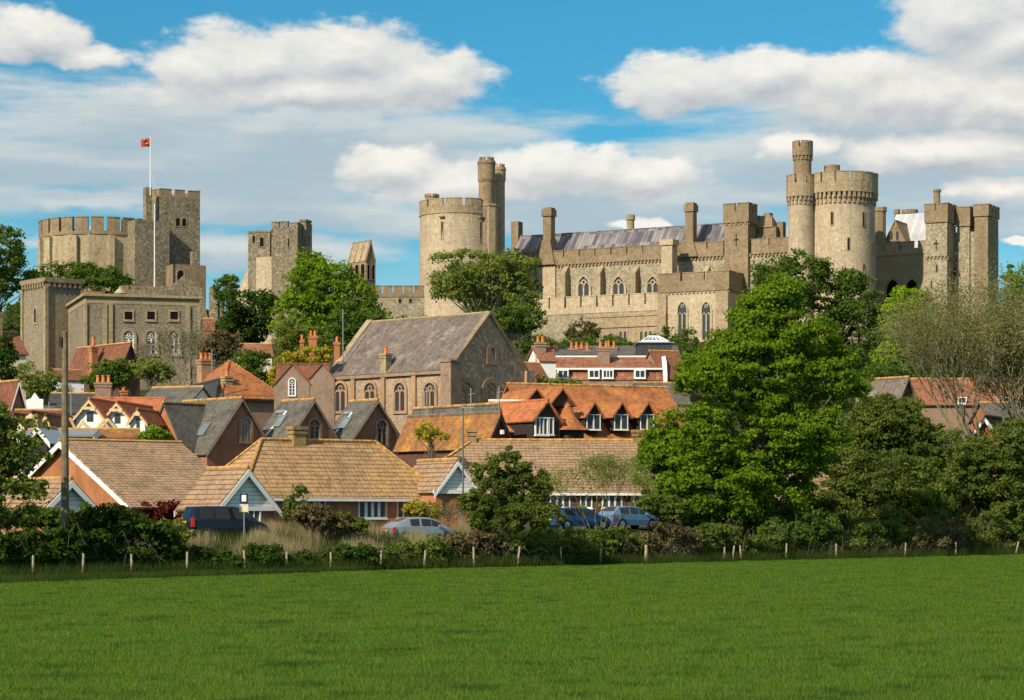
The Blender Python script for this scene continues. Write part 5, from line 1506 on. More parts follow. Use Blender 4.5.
    new_house(6, 22, 415, 424, 180, 'low timber gabled new house at the left, first from the picture edge', 'brown_tile', 'cream')
    new_house(23, 41, 413, 423, 180.5, 'low timber gabled new house at the left, second from the edge', 'brown_tile', 'cream')
    new_house(42, 51, 416, 424, 181, 'small timber gabled new house, third from the left edge', 'brown_tile', 'cream')
    h = House('long_orange_roof', 'long bright orange tiled roof behind the white gabled new houses', 'house', 88, 196, 3, 158, 86, 418, 399.5, 'x', 'white', 'red_tile', oh=.2, L=9, ridgemat='red_tile')
    h = House('long_brown_roof', 'long low brown roof behind the small timber gables at the left', 'house', -10, 186, 2, 52, -12, 424, 411.5, 'x', 'brick_dk', 'brown_tile', oh=.2, L=8)
    # crossed roof timbers leaning in the yard
    x0, y0 = X(103, 176), 176.0; zb = G(x0, y0)
    t = thing('timber_frame', 'open yellow timber roof trusses in front of the white gabled new houses', 'timber frame', x0, y0, zb)
    for k, (a, b, c_, d_) in enumerate(((82, 422, 94, 433), (94, 433, 103, 420), (98, 431, 108, 419), (103, 421, 112, 432), (108, 419, 118, 431), (70, 418, 76, 431), (76, 431, 82, 420))):
        MB().tube((X(a, 176) - x0, 0, Z(a * 0 + b, 176)), (X(c_, 176) - x0, .05 * k, Z(d_, 176)), .13, n=4).build('beam', M['timber'], t)
    MB().box(X(70, 176) - x0, X(120, 176) - x0, .3, .6, Z(436, 176) - 2.2, Z(432, 176)).build('sill_wall', M['quoin'], t)
    # low white roofed sheds / parked vans read as one pale block
    h = House('white_eaved_shed', 'long shed with dark wall and pale blue-white eaves behind the left tree', 'shed', 28, 165, 2, 88, 25, 436, 431, 'x', 'black', 'metal', oh=.4, L=5, board='white', boardw=.3)
    h = House('pale_gabled_porch', 'pale grey gabled porch with white boards in front of the dark shed', 'porch', 30, 158, -5, 47, 29, 439, 428, 'y', 'black', 'blue_board', oh=.3, L=4, board='white', boardw=.25)
    h = House('garden_store', 'low stone garden store left of the ivy bush', 'outbuilding', 95, 168, 10, 138, 90, 438, 431, 'x', 'quoin', 'lichen_tile', oh=.2, L=4)
    # roofs seen between trees above the school
    h = House('red_cottage', 'low red tiled cottage between the trees above the yellow shrubs', 'cottage', 240, 285, 10, 272, 235, 356, 345, 'x', 'cream', 'rust_tile', oh=.2, L=7)
    t = House('brick_outhouse', 'small red brick outhouse below the ruined wall stub', 'outbuilding', 204, 300, 10, 214, 200, 331, 319.5, 'x', 'brick', 'brown_tile', oh=.1, L=4)
    for px, top, D, lab in ((313, 336, 240, 'brick chimney with two pots standing above the yellow shrubs'), (337, 342, 238, 'small red brick chimney beside the white capped wall left of the chapel roof'),
                            (302, 340, 244, 'slim orange chimney in the trees left of the two-pot chimney')):
        x0, y0 = X(px, D), D; zb = G(x0, y0)
        t = thing('chimney_stack', lab, 'chimney', x0, y0, zb); w = {313: .8, 337: .6, 302: .4}[px]
        o = MB().box(-w / 2, w / 2, -w / 2, w / 2, zb - .3, Z(top, D)).box(-w / 2 - .08, w / 2 + .08, -w / 2 - .08, w / 2 + .08, Z(top, D) - .3, Z(top, D) - .1).build('stack', M['brick_or'], t)
        for k in (-.2, .2) if px == 313 else (0,): MB().cyl(k, 0, Z(top, D), Z(top, D) + .55, .14, .11, 8).build('chimney_pot', M['pot'], t)
build_left_town()

def build_right_town():
    h = House('thatch_coloured_house', 'grey-tan roofed house with orange ridge glimpsed between big tree and airy willow', 'house', 900, 232, 38, 914, 858, 396, 378, 'y', 'dkbrown', 'slate_warm', oh=.3, ridgemat='ridge_or')
    h = House('long_lichened_house', 'long brown lichened roof behind the airy willow at the right', 'house', 905, 238, 3, 1050, 890, 404, 380, 'x', 'brick_dk', 'rust_tile', oh=.3, L=9, ridgemat='ridge_or')
    for px in (962, 1008): h.win(px, 398, 403, 7, 'rect', lights=2, surround=.1, frame='white')
    h = House('lower_brick_house', 'orange brick house with slate roof and white gutter at the right edge', 'house', 992, 215, 3, 1080, 985, 420, 404, 'x', 'brick_or', 'slate', oh=.2, L=8)
    for px in (1012,): h.win(px, 423, 432, 9, 'rect', lights=2, surround=.1, frame='white')
    h = House('orange_gable_house', 'small orange brick gable with bright white bargeboard above the thicket', 'house', 966, 200, -28, 1006, 955, 443, 417, 'y', 'brick_or', 'slate_dk', oh=.35, L=8, board='white', boardw=.35)
    h = House('white_cottage', 'white cottage with grey roof half hidden behind the big tree at its right side', 'cottage', 812, 212, 25, 846, 790, 432, 412, 'x', 'white', 'slate_warm', oh=.25, L=7)
    h.win(833, 420, 428, 5, 'rect', lights=1, surround=.1, frame='white')
    h = House('dark_shed', 'dark boarded shed with orange ridge right of the big tree', 'shed', 822, 196, 8, 852, 815, 444, 440, 'x', 'black', 'slate_dk', oh=.2, L=4, ridgemat='ridge_or')
build_right_town()

# ------------------------------------------------------------------ street furniture and masts
def pole_at(px, D):
    x, y = X(px, D), float(D); return x, y, G(x, y)
def build_furniture():
    x, y, zb = pole_at(65, 117)
    t = thing('utility_pole', 'tall weathered wooden utility pole standing in the hedge at the left', 'utility pole', x, y, zb)
    MB().cyl(0, 0, zb - .3, Z(331.5, 117), .22, .135, 12).build('pole', M['wood_pole'], t)
    MB().box(-.27, -.13, -.2, .1, Z(347, 117), Z(337, 117)).build('junction_box', M['black'], t)
    MB().box(-.1, .1, -.26, -.18, Z(500, 117), Z(496, 117)).build('number_plate', M['metal'], t)
    x, y, zb = pole_at(463, 145)
    t = thing('lamp_post', 'slim grey-green street lamp with flat white head in front of the long tan roof', 'street lamp', x, y, zb)
    MB().cyl(0, 0, zb - .2, zb + 1.2, .09, .08, 8).cyl(0, 0, zb + 1.2, Z(407.5, 145), .065, .045, 8).build('post', M['green_metal'], t)
    MB().box(-.15, .65, -.14, .14, Z(408.5, 145), Z(407, 145)).build('lamp_head', M['metal'], t)
    # parking sign
    x, y, zb = pole_at(244, 126)
    t = thing('parking_sign', 'post with a navy framed pale sign above a cream notice beside the navy van', 'sign', x, y, zb)
    MB().cyl(0, .05, zb - .2, Z(492.5, 126), .04, n=8).build('post', M['metal'], t)
    s = MB().box(-.22, .22, -.03, .0, Z(503.5, 126), Z(493.5, 126)).build('sign_board', M['sign_blue'], t)
    MB().box(-.12, .12, -.036, -.028, Z(501.5, 126), Z(495, 126)).build('sign_face', M['white'], s)
    MB().box(-.24, .22, -.03, .0, Z(512, 126), Z(504.2, 126)).build('notice_board', M['sign_cream'], t)
    for k, (px, top, bot, D, lab, bent) in enumerate((
        (343, 309, 352, 236, 'thin white aerial mast in front of the bright green tree', 0), (427, 387, 430, 186, 'thin grey mast rising beside the middle schoolhouse', 1),
        (471, 388, 412, 178, 'slim white mast in front of the chapel gable, left one', 0), (499, 386, 412, 178, 'slim rusty mast in front of the chapel gable, right one', 0),
        (71, 385, 412, 200, 'thin aerial pole by the slate roof right of the utility pole', 0), (212, 350, 386, 231, 'thin mast beside the stout chimneys of the hip roofed house', 0),
        (385, 348, 362, 231, 'tiny flue rod on the chapel roof', 0), (49, 402, 416, 196, 'short thin pole by the white shaped gable', 0))):
        if px == 385: continue
        x, y = X(px, D), float(D); zt, zb = Z(top, D), min(Z(bot, D), G(x, y) + 6)
        zb = G(x, y)
        t = thing('aerial_mast', lab, 'mast', x, y, zb)
        MB().cyl(0, 0, zb - .2, zt, .07, .045, 6).build('pole', M['metal'], t)
        if bent: MB().tube((-.5, 0, zt - .1), (.5, 0, zt - .1), .035).build('aerial', M['metal'], t)
        else: MB().tube((-.15, 0, zt - .5), (.3, 0, zt - .4), .03).build('aerial', M['metal'], t)
build_furniture()

def build_fence():
    pts = [(33, 0), (83, .02), (132, -.02), (187, .03), (245, 0), (286, .04), (331, -.05), (380, .02), (424, .07), (474, .03), (517, .10), (561, -.03), (600, .02), (646, 0), (724, .0), (732, .12), (741, -.02), (786, 0), (836, .03), (905, .03), (956, -.03), (1015, .32)]
    labs = {33: 'first grey fence post from the left, in the dark hedge shadow', 83: 'second fence post from the left, in dark grass', 132: 'third fence post from the left, right of the utility pole',
            187: 'fence post below the rear of the navy van', 245: 'fence post below the parking sign', 286: 'slim fence post below the cone shaped shrub', 331: 'pale fence post in the straw reeds below the hipped bungalow', 380: 'fence post below the white framed windows',
            424: 'leaning pale fence post below the silver car', 474: 'fence post just right of the lamp post', 517: 'leaning fence post below the dark shrub tree', 561: 'fence post below the dark blue car', 600: 'fence post just left of the light blue car',
            646: 'short stubby fence post at the brown brambles', 724: 'first of three close posts under the big tree', 732: 'leaning pale post, middle of three under the big tree', 741: 'last of three close posts under the big tree',
            786: 'clean pale post right below the big tree trunk', 836: 'dim slim post in the brambles right of the big tree', 905: 'bright pale post at the dark thicket', 956: 'weathered post low in the right brambles', 1015: 'strongly leaning pale post at the right edge'}
    for px, lean in pts:
        D = 120.0
        for _ in range(30): D = float(fence_y(X(px, D))) - .2
        x = X(px, D); zb = G(x, D)
        h = 1.12
        if px in (786, 905): h = 1.25
        t = thing('fence_post', labs[px], 'fence post', x, D, zb, 0, 'wooden posts of the field fence')
        r = .065 if px not in (646,) else .11
        lean += random.Random(px).uniform(-.06, .06); h *= random.Random(px + 1).uniform(.86, 1.08)
        MB().path([(0, 0, zb - .3), (lean * .5 * h, 0, zb + h * .5), (lean * h, .02, zb + h)], [r, r * .95, r * .85], 7).build('post', M['post'], t)
    # wires
    for k, hgt in enumerate((.55, .95)):
        m = MB(); prev = None
        for i in range(60):
            x = -24 + 64.5 * i / 59; y = float(fence_y(x)) - .28; p = (x, y, G(x, y) + hgt + .03 * math.sin(i * 2.1))
            if prev: m.tube(prev, p, .0035, n=3)
            prev = p
        tag(m.build('fence_wire', M['metal']), ('lower' if k == 0 else 'upper') + ' thin wire strand strung along the field fence posts', 'wire', 'wires of the field fence')
build_fence()

# ------------------------------------------------------------------ cars
def car(label, px, D, yaw, L, W, H, paint, kind, cat='car', name='parked_car', rear_glass='glass', z=None):
    """a lofted body; local x is forward"""
    x, y = X(px, D), float(D); zb = G(x, y) + .04 if z is None else z
    T = thing(name, label, cat, x, y, zb, yaw); ZB[T.name] = 0
    h = L / 2
    if kind == 'van':
        prof = [(-h, .55, 1.02, 1.05), (-h + .05, .32, 1.06, 1.12), (-h + .28, .28, 1.10, H - .04), (-h + 1.2, .25, 1.1, H), (.35, .25, 1.08, H - .02), (.85, .25, 1.06, H - .16), (1.35, .25, 1.03, 1.30), (1.55, .25, 1.02, 1.05), (h - .35, .28, .92, .94), (h - .05, .35, .75, .77), (h, .45, .6, .62)]
    elif kind == 'hatch':
        prof = [(-h, .5, .88, .9), (-h + .06, .32, .92, .98), (-h + .22, .28, .94, 1.12), (-h + .62, .25, .95, H - .05), (-.5, .22, .94, H), (.25, .22, .92, H - .03), (.6, .22, .91, H - .14), (1.2, .25, .9, .98), (1.35, .25, .88, .91), (h - .4, .28, .8, .82), (h - .06, .33, .66, .68), (h, .42, .55, .57)]
    else:
        prof = [(-h, .5, .85, .87), (-h + .06, .32, .9, .95), (-h + .5, .28, .93, 1.2), (-h + 1.1, .25, .94, H - .04), (-.3, .22, .93, H), (.35, .22, .92, H - .04), (.7, .22, .9, H - .16), (1.25, .25, .88, .95), (1.4, .25, .86, .89), (h - .45, .28, .78, .8), (h - .07, .33, .66, .68), (h, .42, .55, .57)]
    hw = W / 2; secs = []
    for (xx, zs, zbelt, zr) in prof:
        e = max(0, (abs(xx) - h + .35) / .35); wb = hw * (1 - .10 * e); up = (zr - zbelt)
        wt = wb - .04 - up * .30
        secs.append([(xx, -wb * .96, zs), (xx, -wb, (zs + zbelt) / 2), (xx, -wb * .985, zbelt - .02), (xx, -max(.3, wt), zr - min(.05, up * .3)), (xx, -max(.25, wt - .12), zr),
                     (xx, max(.25, wt - .12), zr), (xx, max(.3, wt), zr - min(.05, up * .3)), (xx, wb * .985, zbelt - .02), (xx, wb, (zs + zbelt) / 2), (xx, wb * .96, zs)])
    m = MB(); n = 10
    pts = [p for s_ in secs for p in s_]; f = []
    for i in range(len(secs) - 1):
        for j in range(n):
            a, b = i * n + j, i * n + (j + 1) % n; f.append((a, b, b + n, a + n))
    f.append(tuple(range(n))); f.append(tuple(range((len(secs) - 1) * n, len(secs) * n)))
    m.add(pts, f); m.build('body', M[paint], T, smooth=False)
    # side windows laid on the upper body between belt and roof
    def side_pane(i0, f0, i1, f1, sg, nm='side_window'):
        def pt(i, f, k):
            j = (2, 3) if sg < 0 else (7, 6)
            A_ = Vector(secs[i][j[0]]).lerp(Vector(secs[i + 1][j[0]]), f); B_ = Vector(secs[i][j[1]]).lerp(Vector(secs[i + 1][j[1]]), f)
            v = A_.lerp(B_, k); v.y += sg * .018; v.z += .004; return v
        idx = [(i0, f0)] + [(i, 0.0) for i in range(i0 + 1, i1 + 1)] + [(i1, f1)]
        lo = [pt(i, f, .10) for i, f in idx]; hi = [pt(i, f, .90) for i, f in idx]
        MB().poly(*(lo + hi[::-1])).build(nm, M['car_glass'], T)
    for sg in (-1, 1):
        if kind == 'van':
            side_pane(2, .25, 3, .05, sg); side_pane(3, .12, 3, .78, sg); side_pane(3, .84, 5, .6, sg)
        else:
            side_pane(3, .05, 3, .85, sg); side_pane(4, .0, 4, .9, sg) if kind == 'hatch' else side_pane(4, .05, 4, .95, sg); side_pane(5, .05, 6, .45, sg)
    def cross(i0, i1, k0, k1, nm, off):
        a, b = secs[i0], secs[i1]
        def q(s_, j, kk): return Vector(s_[j])
        L0, R0, L1, R1 = Vector(a[4]), Vector(a[5]), Vector(b[4]), Vector(b[5])
        c = (L0 + R0 + L1 + R1) / 4; nrm = (R0 - L0).cross(L1 - L0).normalized()
        if nrm.z < 0: nrm = -nrm
        P = []
        for u, v in ((.06, k0), (.94, k0), (.94, k1), (.06, k1)): P.append(L0.lerp(R0, u).lerp(L1.lerp(R1, u), v) + nrm * .015)
        MB().poly(*P).build(nm, M['car_glass'], T)
    if kind == 'van': cross(5, 6, .1, .95, 'windscreen', 0); cross(1, 2, .05, .9, 'rear_window', 0)
    else: cross(6, 7, .05, .95, 'windscreen', 0); cross(2, 3, .05, .95, 'rear_window', 0)
    # bumpers, lamps, plates, wheels, mirrors
    MB().box(-h - .05, -h + .2, -hw * .93, hw * .93, .30, .55).build('rear_bumper', M[paint], T); MB().box(h - .2, h + .04, -hw * .9, hw * .9, .28, .5).build('front_bumper', M[paint], T)
    MB().box(-h - .065, -h - .045, -.26, .26, .62 if kind != 'van' else .92, .74 if kind != 'van' else 1.04).build('number_plate', M['plate'], T)
    for sg in (-1, 1):
        zt = .98 if kind == 'van' else .84
        MB().box(-h - .03, -h + .14, sg * hw * .97 - .09, sg * hw * .97 + .03 * sg + .03, zt - .26, zt + (.22 if kind == 'van' else .06)).build('tail_light', M['redlens'], T)
        MB().box(h - .25, h - .04, sg * hw * .72 - .16, sg * hw * .72 + .16, .58, .70).build('headlight', M['clearlens'], T)
        MB().box(.75, .9, sg * (hw + .09) - .1, sg * (hw + .09) + .1, zt + .05, zt + .2).build('wing_mirror', M[paint], T)
        for xx in (-h * .62, h * .66):
            tm = MB(); fr = Fr(xx, sg * (hw - .10), 0)
            def disc(r, d0, d1): return [(r * math.cos(2 * math.pi * i / 20), .31 + r * math.sin(2 * math.pi * i / 20)) for i in range(20)]
            w_ = T
            wh = MB().prism(fr, disc(.31, 0, 0), -.11, .115).build('wheel', M['rubber'], T)
            MB().prism(fr, disc(.20, 0, 0), .12 * -sg - .008, .12 * -sg + .008).build('rim', M['metal'], wh)
            arch_ = [(u * 1.18, (z_ - .31) * 1.18 + .31) for u, z_ in disc(.31, 0, 0)]
            MB().prism(Fr(xx, sg * (hw - .03), 0), arch_, -.06, .045).build('wheel_arch', M['black'], T)
    return T
car('navy blue van with red tail lights at the left of the car park', 224, 127, R(30), 4.4, 1.78, 1.82, 'navy', 'van', 'van', 'parked_van', z=1.62)
car('silver-blue car half hidden behind reeds below the pale gable', 420, 137, R(28), 4.2, 1.72, 1.47, 'silver', 'saloon')
car('dark blue car between the dark shrub tree and the light blue car', 578, 154, R(28), 4.1, 1.7, 1.45, 'blue', 'hatch')
car('light blue hatchback with red tail lights left of the big tree', 628, 157, R(40), 4.1, 1.72, 1.48, 'ltblue', 'hatch')
# ================================================================== vegetation
# --- far trees on the castle hill
tree('tree', 'dark green tree filling the left edge beside the keep', 'tree', 400, [(2, 265, 28, 40), (8, 245, 14, 24), (20, 285, 20, 30), (-20, 280, 40, 40)], 'mid', 130, 8, 80, 1.5)
tree('tree', 'rounded dark green tree along the foot of the keep wall', 'tree', 430, [(60, 281, 30, 15), (85, 277, 26, 15), (110, 282, 20, 14), (40, 286, 20, 14), (125, 288, 10, 10), (80, 290, 50, 12)], 'mid', 230, 6, 90, 1.3)
tree('tree', 'dark green tree between the keep and the bright green tree', 'tree', 330, [(246, 318, 26, 30), (236, 330, 20, 24), (258, 310, 20, 22), (240, 345, 20, 20)], 'dark', 130, 8, 90, 1.5)
tree('tree', 'small green tree at the foot of the ruined barbican', 'tree', 440, [(226, 290, 11, 14), (232, 284, 8, 10)], 'mid', 40, 5, 60, 1.3)
tree('tree', 'large rounded bright green tree in front of the small gabled tower', 'tree', 320, [(318, 290, 36, 36), (300, 318, 30, 34), (345, 305, 34, 28), (365, 318, 22, 22), (310, 275, 22, 22), (330, 335, 40, 20)], 'bright', 330, 8.5, 110, 1.5)
tree('tree', 'darker green understorey tree below the right side of the bright green tree', 'tree', 300, [(352, 322, 26, 20), (370, 312, 16, 16), (335, 340, 26, 14)], 'mid', 90, 7, 80, 1.4)
tree('ivy_tree', 'pale olive ivy clad tree below the left side of the bright green tree', 'tree', 290, [(290, 335, 16, 26), (302, 345, 22, 18)], 'olive', 90, 6, 80, 1.3)
tree('tree', 'spreading olive green tree with open branches in front of the broad round tower', 'tree', 300, [(470, 268, 34, 20), (500, 270, 34, 20), (520, 285, 22, 18), (450, 285, 26, 14), (500, 300, 40, 20), (440, 262, 12, 8), (480, 285, 50, 26), (515, 262, 22, 14)], 'olive', 250, 7.5, 80, 1.5, r0=.55, zsplit=315, nl=46, tx=488, bark='bark_pale')
tree('tree', 'smaller green tree below the spreading olive tree beside the chapel gable', 'tree', 285, [(520, 318, 18, 16), (532, 325, 14, 14), (505, 322, 14, 12)], 'mid', 70, 6, 80, 1.3)
tree('shrub', 'small dark bush at the foot of the castle terrace wall', 'shrub', 430, [(585, 332, 20, 8), (578, 334, 14, 7)], 'brown', 50, 5, 50, 1.2, trunk=False)
tree('shrub', 'low green bush in front of the chapel block windows', 'shrub', 420, [(672, 336, 16, 8), (655, 340, 10, 6), (690, 338, 10, 7)], 'mid', 40, 5, 50, 1.2, trunk=False)
tree('tree', 'dull green tree behind the big tree, under the largest round tower', 'tree', 330, [(800, 285, 46, 32), (840, 300, 34, 28), (855, 320, 26, 50), (775, 275, 26, 16), (830, 275, 20, 12), (850, 350, 30, 40)], 'mid', 320, 8, 90, 1.5)
tree('tree', 'bright lime green tree below the dark castle wall', 'tree', 290, [(908, 318, 24, 28), (900, 340, 20, 30), (920, 308, 14, 18), (898, 360, 24, 18)], 'lime', 190, 7.5, 100, 1.5)
tree('tree', 'small green tree at the right edge below the sky', 'tree', 380, [(1018, 285, 16, 22), (1010, 300, 16, 16), (1030, 290, 16, 26)], 'bright', 70, 7, 80, 1.4)
tree('tree', 'dark tree mass behind the airy willow, between lime tree and roofs', 'tree', 300, [(935, 350, 40, 26), (980, 345, 40, 30), (1020, 350, 30, 30), (880, 365, 20, 16)], 'dark', 160, 8, 80, 1.5)
twig_tree('bare_shrub_tree', 'grey leafless bush in front of the castellated flint house', 'tree', 280, 182, 378, 184, .55, 80, 'brown', 4500, .8, .14, 8, 6, .5)
twig_tree('willow', 'large airy willow with fine pale branches at the right', 'tree', 197, 1000, 436, 985, .46, 205, 'willow', 34000, 1.1, .24, 7, 7, .46, bark='bark_olive')
twig_tree('willow', 'second airy pale tree overlapping the right picture edge', 'tree', 202, 1050, 436, 1050, .42, 200, 'willow', 24000, 1.1, .24, 5, 7, .46, bark='bark_olive')

# --- scrub below the castle walls
for lab, px, py, rx, ry, D in (('scrubby green bank below the terrace wall left of the lantern', 600, 344, 40, 6, 400), ('scrub behind the white house at the castle foot', 535, 344, 22, 9, 330), ('green bushes right of the glazed lantern', 692, 352, 26, 12, 330),
    ('green bank behind the chapel roof below the curtain wall', 405, 325, 34, 8, 380), ('dark shrubs behind the castellated house', 214, 330, 14, 16, 360), ('green bushes below the far left trees', 10, 318, 26, 18, 370), ('low scrub under the lime tree', 900, 372, 50, 10, 270)):
    tree('shrub', lab, 'shrub', D, [(px, py, rx, ry), (px - rx * .5, py + ry * .5, rx * .6, ry), (px + rx * .5, py + ry * .4, rx * .6, ry)], 'mid', int(20 + rx * 1.4), 5, 60, 1.3, trunk=False)
# --- town greenery
tree('tree', 'small leafy green tree beside the dark red roofed house', 'tree', 240, [(110, 376, 22, 14), (100, 385, 18, 12), (120, 370, 10, 12)], 'mid', 90, 6, 70, 1.4)
tree('tree', 'flowering white-green tree left of the dark red roofed house', 'tree', 245, [(42, 385, 18, 12), (30, 378, 14, 16), (55, 392, 14, 8)], 'olive', 70, 6, 70, 1.3)
tree('tree', 'dark evergreen in front of the cream house at the left edge', 'tree', 250, [(8, 365, 16, 18), (4, 350, 10, 12)], 'dark', 60, 7, 70, 1.5)
tree('shrub', 'loose green bush right of the dark gabled house', 'shrub', 255, [(145, 368, 18, 10), (160, 374, 14, 8)], 'olive', 60, 5.5, 60, 1.3, trunk=False)
tree('tree', 'brownish dark tree under the ruined wall stub', 'tree', 275, [(222, 345, 20, 12), (210, 352, 12, 10)], 'brown', 70, 6, 70, 1.3)
tree('tree', 'green tree behind the hip roofed house', 'tree', 250, [(258, 370, 18, 20), (246, 362, 12, 12), (262, 385, 16, 12)], 'mid', 90, 6, 70, 1.3)
tree('shrub', 'bright yellow-green shrub above the small brick house', 'shrub', 235, [(290, 363, 18, 11), (312, 356, 16, 8), (278, 375, 10, 10), (325, 356, 10, 7)], 'yellow', 80, 5.5, 70, 1.3, trunk=False)
tree('ivy_bush', 'bright ivy bush climbing over the ridge of the brick bungalow', 'shrub', 150, [(155, 434, 14, 7), (148, 438, 10, 6)], 'bright', 45, 4.5, 70, 1.3, trunk=False)
tree('ivy_bush', 'small ivy clump creeping down the tan roof valley', 'shrub', 146, [(184, 450, 5, 7), (192, 460, 6, 4)], 'mid', 18, 3.5, 60, 1.2, trunk=False)
tree('shrub', 'pale yellow shrub in front of the lichen orange cottage', 'shrub', 165, [(432, 435, 16, 7), (425, 431, 8, 8)], 'yellow', 36, 4.5, 60, 1.2, trunk=False)
tree('shrub', 'sprawling green shrub at the left end of the terrace', 'shrub', 235, [(560, 384, 22, 5), (545, 383, 12, 6)], 'olive', 40, 4.5, 50, 1.2, trunk=False)
twig_tree('bare_shrub_tree', 'thin sparse tree standing against the long tan roof', 'tree', 150, 600, 512, 600, .7, 84, 'olive', 6000, 1.0, .04, 7, 6, .6, bark='bark_olive')
twig_tree('bare_shrub_tree', 'leafless straw coloured bush under the small pale gable', 'tree', 143, 440, 505, 440, .8, 36, 'brown', 900, 1.0, .035, 6, 5, .6)

tree('shrub', 'mixed green shrubs at the right end of the long tan roof', 'shrub', 158, [(655, 505, 18, 12), (672, 512, 20, 14), (640, 512, 12, 8)], 'hedge', 70, 6, 90, 1.6, trunk=False)
# --- the big tree
tree('maple_tree', 'huge bright green maple towering over the hedge right of centre', 'tree', 167,
     [(770, 312, 30, 30), (754, 328, 26, 30), (800, 345, 42, 34), (758, 370, 60, 40), (702, 380, 30, 24, -5), (828, 380, 36, 34), (692, 440, 42, 34, -5), (760, 440, 72, 52), (805, 440, 40, 36), (710, 490, 58, 38, -5), (765, 500, 52, 34), (668, 455, 26, 24, -5), (780, 298, 22, 20), (850, 388, 20, 16), (664, 482, 28, 30, -5), (680, 515, 34, 24, -5), (735, 528, 50, 18), (735, 350, 28, 24)],
     'maple', 1350, 9.5, 160, 1.7, r0=.5, zsplit=500, nl=50, tx=757, inner=.5, flat=.72, up=.75)

# --- middle ground shrubs behind the fence
tree('tree', 'dark leafy tree filling the left edge in front of the bungalow', 'tree', 112, [(8, 440, 32, 26), (20, 470, 32, 26), (0, 500, 40, 30), (30, 495, 18, 16), (-20, 420, 30, 26)], 'hedge', 120, 11, 100, 2.2, tx=-4)
tree('shrub_tree', 'broad dark green shrub tree standing before the long tan roof', 'tree', 138, [(505, 470, 24, 16), (528, 485, 22, 18), (495, 492, 30, 20), (535, 505, 26, 18), (515, 518, 48, 16), (480, 470, 10, 9), (510, 455, 8, 7), (545, 492, 12, 12), (475, 505, 16, 14)], 'hedge', 330, 5.5, 120, 1.4, zsplit=505, jit=.9)
tree('conifer_shrub', 'dark cone shaped shrub in front of the hipped bungalow', 'shrub', 131, [(297, 500, 9, 14), (297, 515, 14, 16), (290, 520, 10, 12)], 'hedge', 50, 6, 90, 1.6, trunk=False)
tree('shrub', 'low brown rounded shrub right of the cone shaped shrub', 'shrub', 130, [(312, 516, 18, 11), (330, 522, 14, 10)], 'brown', 50, 5.5, 90, 1.6, trunk=False)
tree('shrub', 'low green shrub under the bungalow windows', 'shrub', 132, [(344, 522, 14, 9), (356, 526, 12, 7)], 'hedge', 36, 5.5, 80, 1.6, trunk=False)
tree('shrub', 'yellow-green shrub above the silver-blue car', 'shrub', 143, [(420, 510, 17, 7), (432, 513, 10, 6)], 'yellow', 36, 5, 80, 1.5, trunk=False)
tree('shrub', 'yellowish shrub just right of the lamp post foot', 'shrub', 139, [(478, 515, 10, 8), (488, 523, 8, 8)], 'yellow', 28, 5, 70, 1.5, trunk=False)
tree('shrub', 'bright green shrub between the dark blue and light blue cars', 'shrub', 166, [(590, 507, 18, 7), (604, 511, 10, 6)], 'lime', 36, 4.5, 80, 1.4, trunk=False)
tree('hedge', 'deep red leaved hedge beside the navy van', 'hedge', 134, [(145, 514, 18, 9), (168, 514, 18, 9), (190, 513, 12, 8), (205, 512, 10, 6)], 'red', 80, 6, 90, 1.7, trunk=False)
tree('hedge', 'yellow-green hedge at the foot of the utility pole', 'hedge', 119, [(35, 518, 26, 9), (60, 520, 24, 9), (85, 516, 14, 9)], 'mid', 80, 6, 90, 1.8, trunk=False)
tree('thicket', 'dark green thicket of bushes right of the utility pole', 'shrub', 117, [(105, 520, 26, 12), (125, 528, 30, 14), (90, 535, 30, 14), (155, 533, 20, 10)], 'dark', 130, 8, 90, 2.0, trunk=False)
tree('shrub', 'pale green bushy plant in front of the navy van', 'shrub', 119, [(172, 530, 14, 9), (182, 538, 14, 9)], 'olive', 40, 6, 70, 1.6, trunk=False)
tree('thicket', 'broad olive thicket of scrub right of the big tree', 'thicket', 186, [(885, 485, 50, 34), (850, 505, 44, 30), (920, 500, 46, 32), (880, 525, 70, 22), (845, 470, 24, 24), (870, 542, 70, 18)], 'hedge', 638, 7.5, 130, 1.45, jit=.95, trunk=False, inner=.5, zsplit=535)
tree('thicket', 'rounded dark bush standing above the olive thicket beside the big tree', 'thicket', 192, [(890, 420, 38, 26), (870, 435, 30, 24), (912, 437, 32, 22), (858, 450, 26, 16)], 'hedge', 330, 7, 130, 1.4, jit=.95, trunk=False, zsplit=470)
tree('thicket', 'wide olive thicket at the right picture edge', 'thicket', 190, [(965, 475, 50, 30), (1005, 480, 44, 36), (975, 510, 60, 30), (1030, 500, 40, 40), (945, 500, 30, 30), (990, 540, 60, 22), (930, 540, 50, 20), (1000, 455, 50, 26), (955, 455, 44, 24), (1030, 440, 30, 24)], 'hedge', 899, 7.5, 130, 1.45, jit=.95, trunk=False, inner=.5, zsplit=535)
tree('thicket', 'dark shaded thicket low behind the big tree trunk', 'thicket', 176, [(800, 520, 50, 24), (830, 535, 30, 16), (770, 530, 40, 18), (730, 530, 40, 14)], 'dark', 200, 8, 100, 1.9, trunk=False)

